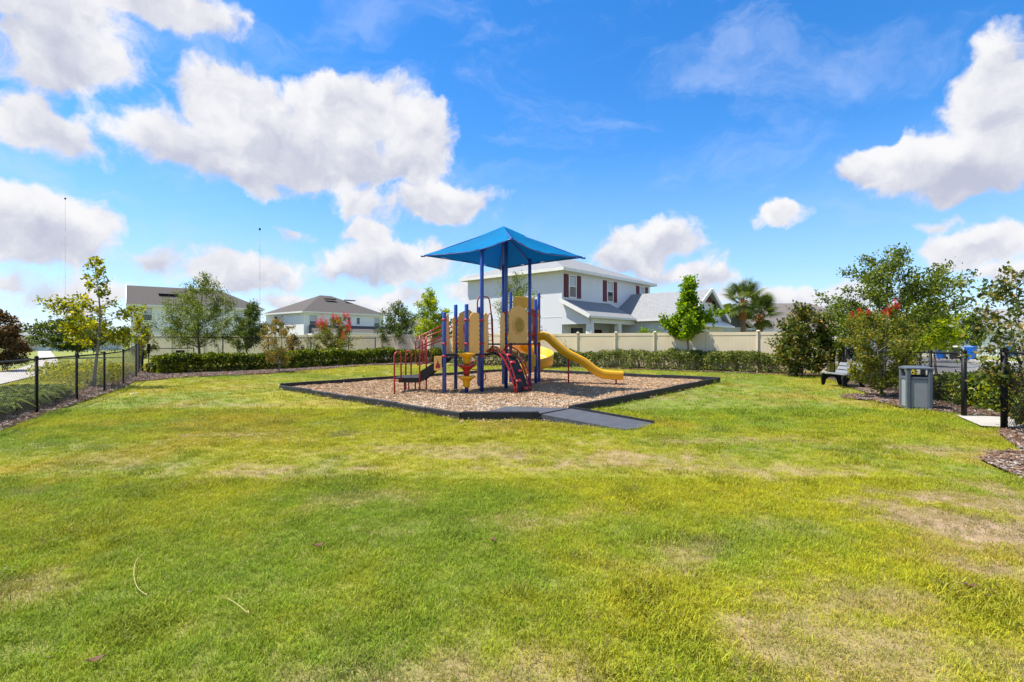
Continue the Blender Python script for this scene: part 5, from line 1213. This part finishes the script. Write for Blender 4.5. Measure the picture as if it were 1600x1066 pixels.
def bin_(x, y, label, m, lidm, rz, tilt=False):
    t = thing('wheeled_bin', label, 'bin', (x, y, .13), rz, 'wheeled bins across the road')
    MB().add([(-.22,-.24,.06),(.22,-.24,.06),(.22,.24,.06),(-.22,.24,.06),(-.29,-.34,.98),(.29,-.34,.98),(.29,.34,.98),(-.29,.34,.98)], [(0,3,2,1),(4,5,6,7),(0,1,5,4),(1,2,6,5),(2,3,7,6),(3,0,4,7)]).build('body', MT[m], t, .02)
    MB().add([(-.31,-.37,.985),(.31,-.37,.985),(.31,.36,.985),(-.31,.36,.985),(-.28,-.30,1.06),(.28,-.30,1.06),(.28,.33,1.08),(-.28,.33,1.08)], [(0,3,2,1),(4,5,6,7),(0,1,5,4),(1,2,6,5),(2,3,7,6),(3,0,4,7)]).build('lid', MT[lidm], t, .015)
    MB().tube([(-.25,.40,1.0),(.25,.40,1.0)], .02, 8).build('handle', MT[lidm], t)
    for s in (-1, 1): MB().tube([(s*.25,.28,.10),(s*.30,.28,.10)], .12, 14).build('wheel', MT['dark'], t)
    fbox(facemap('-y', .32), -.10, .10, .62, .80, 0, .006).build('sticker', MT['white'], t) if m == 'bin_blue' else None
bin_(35.3,39.4,'blue wheeled bin at the kerb, nearest and rightmost of the three','bin_blue','bin_blue',R(-65)); bin_(34.9,40.4,'dark wheeled bin with pale lid between two blue bins','bin_dark','white',R(-65)); bin_(34.7,41.4,'blue wheeled bin at the kerb, leftmost of the three','bin_blue','bin_blue',R(-65))
bin_(47.4,48.6,'blue wheeled bin by the white picket fence at the far right','bin_blue','bin_blue',R(-50))
def picket():
    a = Vector((42.5,50.0,0)); b = Vector((56.5,51.5,0)); d = (b-a).normalized(); L = (b-a).length; o = tuple(a); t = thing('picket_fence', 'white picket fence in front of the pale house across the road', 'fence', o)
    for z in (.35, .95): MB(o).bar(a+Vector((0,0,z)), b+Vector((0,0,z)), .04, .08).build('rail', MT['white'], t)
    for k in range(int(L/.30)):
        p = a+d*(.30*k+.1)+Vector((0,-.035,0)); hh = 1.2 if k % 8 else 1.35; MB(o).box(p.x-.04, p.x+.04, p.y-.012, p.y+.012, .02, hh).build('picket', MT['white'], t)
picket()
def mast(label, px, top, D):
    x = at(px, D); h = CAM_H+(533-top)*D/800; t = thing('radio_mast', label, 'mast', (x, D, 0)); nseg = 9; w = .30
    for k in range(nseg):
        z0, z1 = h*k/nseg, h*(k+1)/nseg; m = MB()
        for q in range(3): a = q*2.094; m.tube([(w*math.cos(a),w*math.sin(a),z0),(w*math.cos(a),w*math.sin(a),z1)], .025, 4)
        n = 6
        for j in range(n):
            za = z0+(z1-z0)*j/n; zb = z0+(z1-z0)*(j+1)/n
            for q in range(3): a, b = q*2.094, (q+1)*2.094; m.tube([(w*math.cos(a),w*math.sin(a),za),(w*math.cos(b),w*math.sin(b),zb)], .02, 4)
        m.build('lattice_section', MT['lattice_red_hazed' if k % 2 else 'lattice_grey_hazed'], t)['kind'] = 'stuff'
    MB().lathe(0, 0, [(.1,h),(.8,h+.3),(.8,h+1.6),(.1,h+2.0)], 8).build('beacon', MT['dark'], t)
    for q in range(3):
        a = q*2.094+.4
        for zf in (.5, .95): MB().tube([(0,0,h*zf),(h*.35*math.cos(a),h*.35*math.sin(a),0)], .02, 4).build('guy_wire', MT['lattice_grey_hazed'], t)
mast('thin guyed radio mast standing far behind the gabled white house', 406, 360, 430); mast('thin guyed radio mast at the far left above the young elm', 102, 312, 520)
# fallen leaves, dry stems and a scrap on the lawn
def fallen_leaf(px, py, size, rz, label):
    x, y = G(px, py); n = 7; vs = []; t = thing('fallen_leaf', label, 'leaf', (x, y, .030), rz)
    for i in range(n):
        u = i/(n-1); w = size*.26*math.sin(math.pi*min(1, u*1.02))**.8; z = .18*size*(u-.5)**2*4
        vs += [(size*(u-.5), -w, z+.15*w), (size*(u-.5), 0, z-.006), (size*(u-.5), w, z+.3*w)]
    fs = [f for i in range(n-1) for f in ((3*i,3*i+3,3*i+4,3*i+1),(3*i+1,3*i+4,3*i+5,3*i+2))]
    b = MB().add(vs, fs, True).build('blade', MT['leafbrown'], t); b.modifiers.new('t', 'SOLIDIFY').thickness = .0015
    MB().tube([(-size*.5,0,.18*size),(-size*.72,.01,.16*size)], .0018, 5).build('stalk', MT['leafbrown'], t)
fallen_leaf(498,858,.085,.4,'curled brown leaf lying in the middle left of the lawn'); fallen_leaf(771,849,.06,1.2,'small brown leaf lying near the middle of the lawn')
fallen_leaf(1516,922,.075,-.2,'rust-brown leaf lying on the worn grass at the lower right'); fallen_leaf(150,1040,.07,.7,'brown leaf at the bottom left of the lawn')
def stem(pts, label):
    P = [G(*p) for p in pts]; o = (*P[0], 0); t = thing('dry_grass_stem', label, 'grass stem', o)
    MB(o).tube(smooth([(x, y, .034+.006*math.sin(i*1.7)) for i, (x, y) in enumerate(P)]), .0019, 5).build('stalk', MT['straw'], t)
    e = P[-1]; MB(o).tube([(e[0],e[1],.040),(e[0]+.012,e[1]-.01,.044),(e[0]+.024,e[1]-.024,.040)], [.002,.004,.001], 5).build('seed_head', MT['straw'], t)
stem([(226,870),(213,885),(209,905),(215,925),(227,938)], 'long curved straw-coloured grass stem on the lower left lawn'); stem([(356,944),(370,954),(386,966)], 'short straw-coloured grass stem right of the long curved one')
def scrap():
    x, y = G(209,619); t = thing('paper_scrap', 'small crumpled white scrap on the lawn near the left fence', 'litter', (x, y, .02)); r = random.Random(2); vs = []
    for i in range(4):
        for k in range(4): vs.append((.05*(i-1.5)+r.uniform(-.015,.015), .04*(k-1.5)+r.uniform(-.015,.015), .045+r.uniform(-.025,.03)))
    b = MB().add(vs, [(i*4+k,(i+1)*4+k,(i+1)*4+k+1,i*4+k+1) for i in range(3) for k in range(3)]).build('sheet', MT['paper'], t); b.modifiers.new('t', 'SOLIDIFY').thickness = .002
scrap()
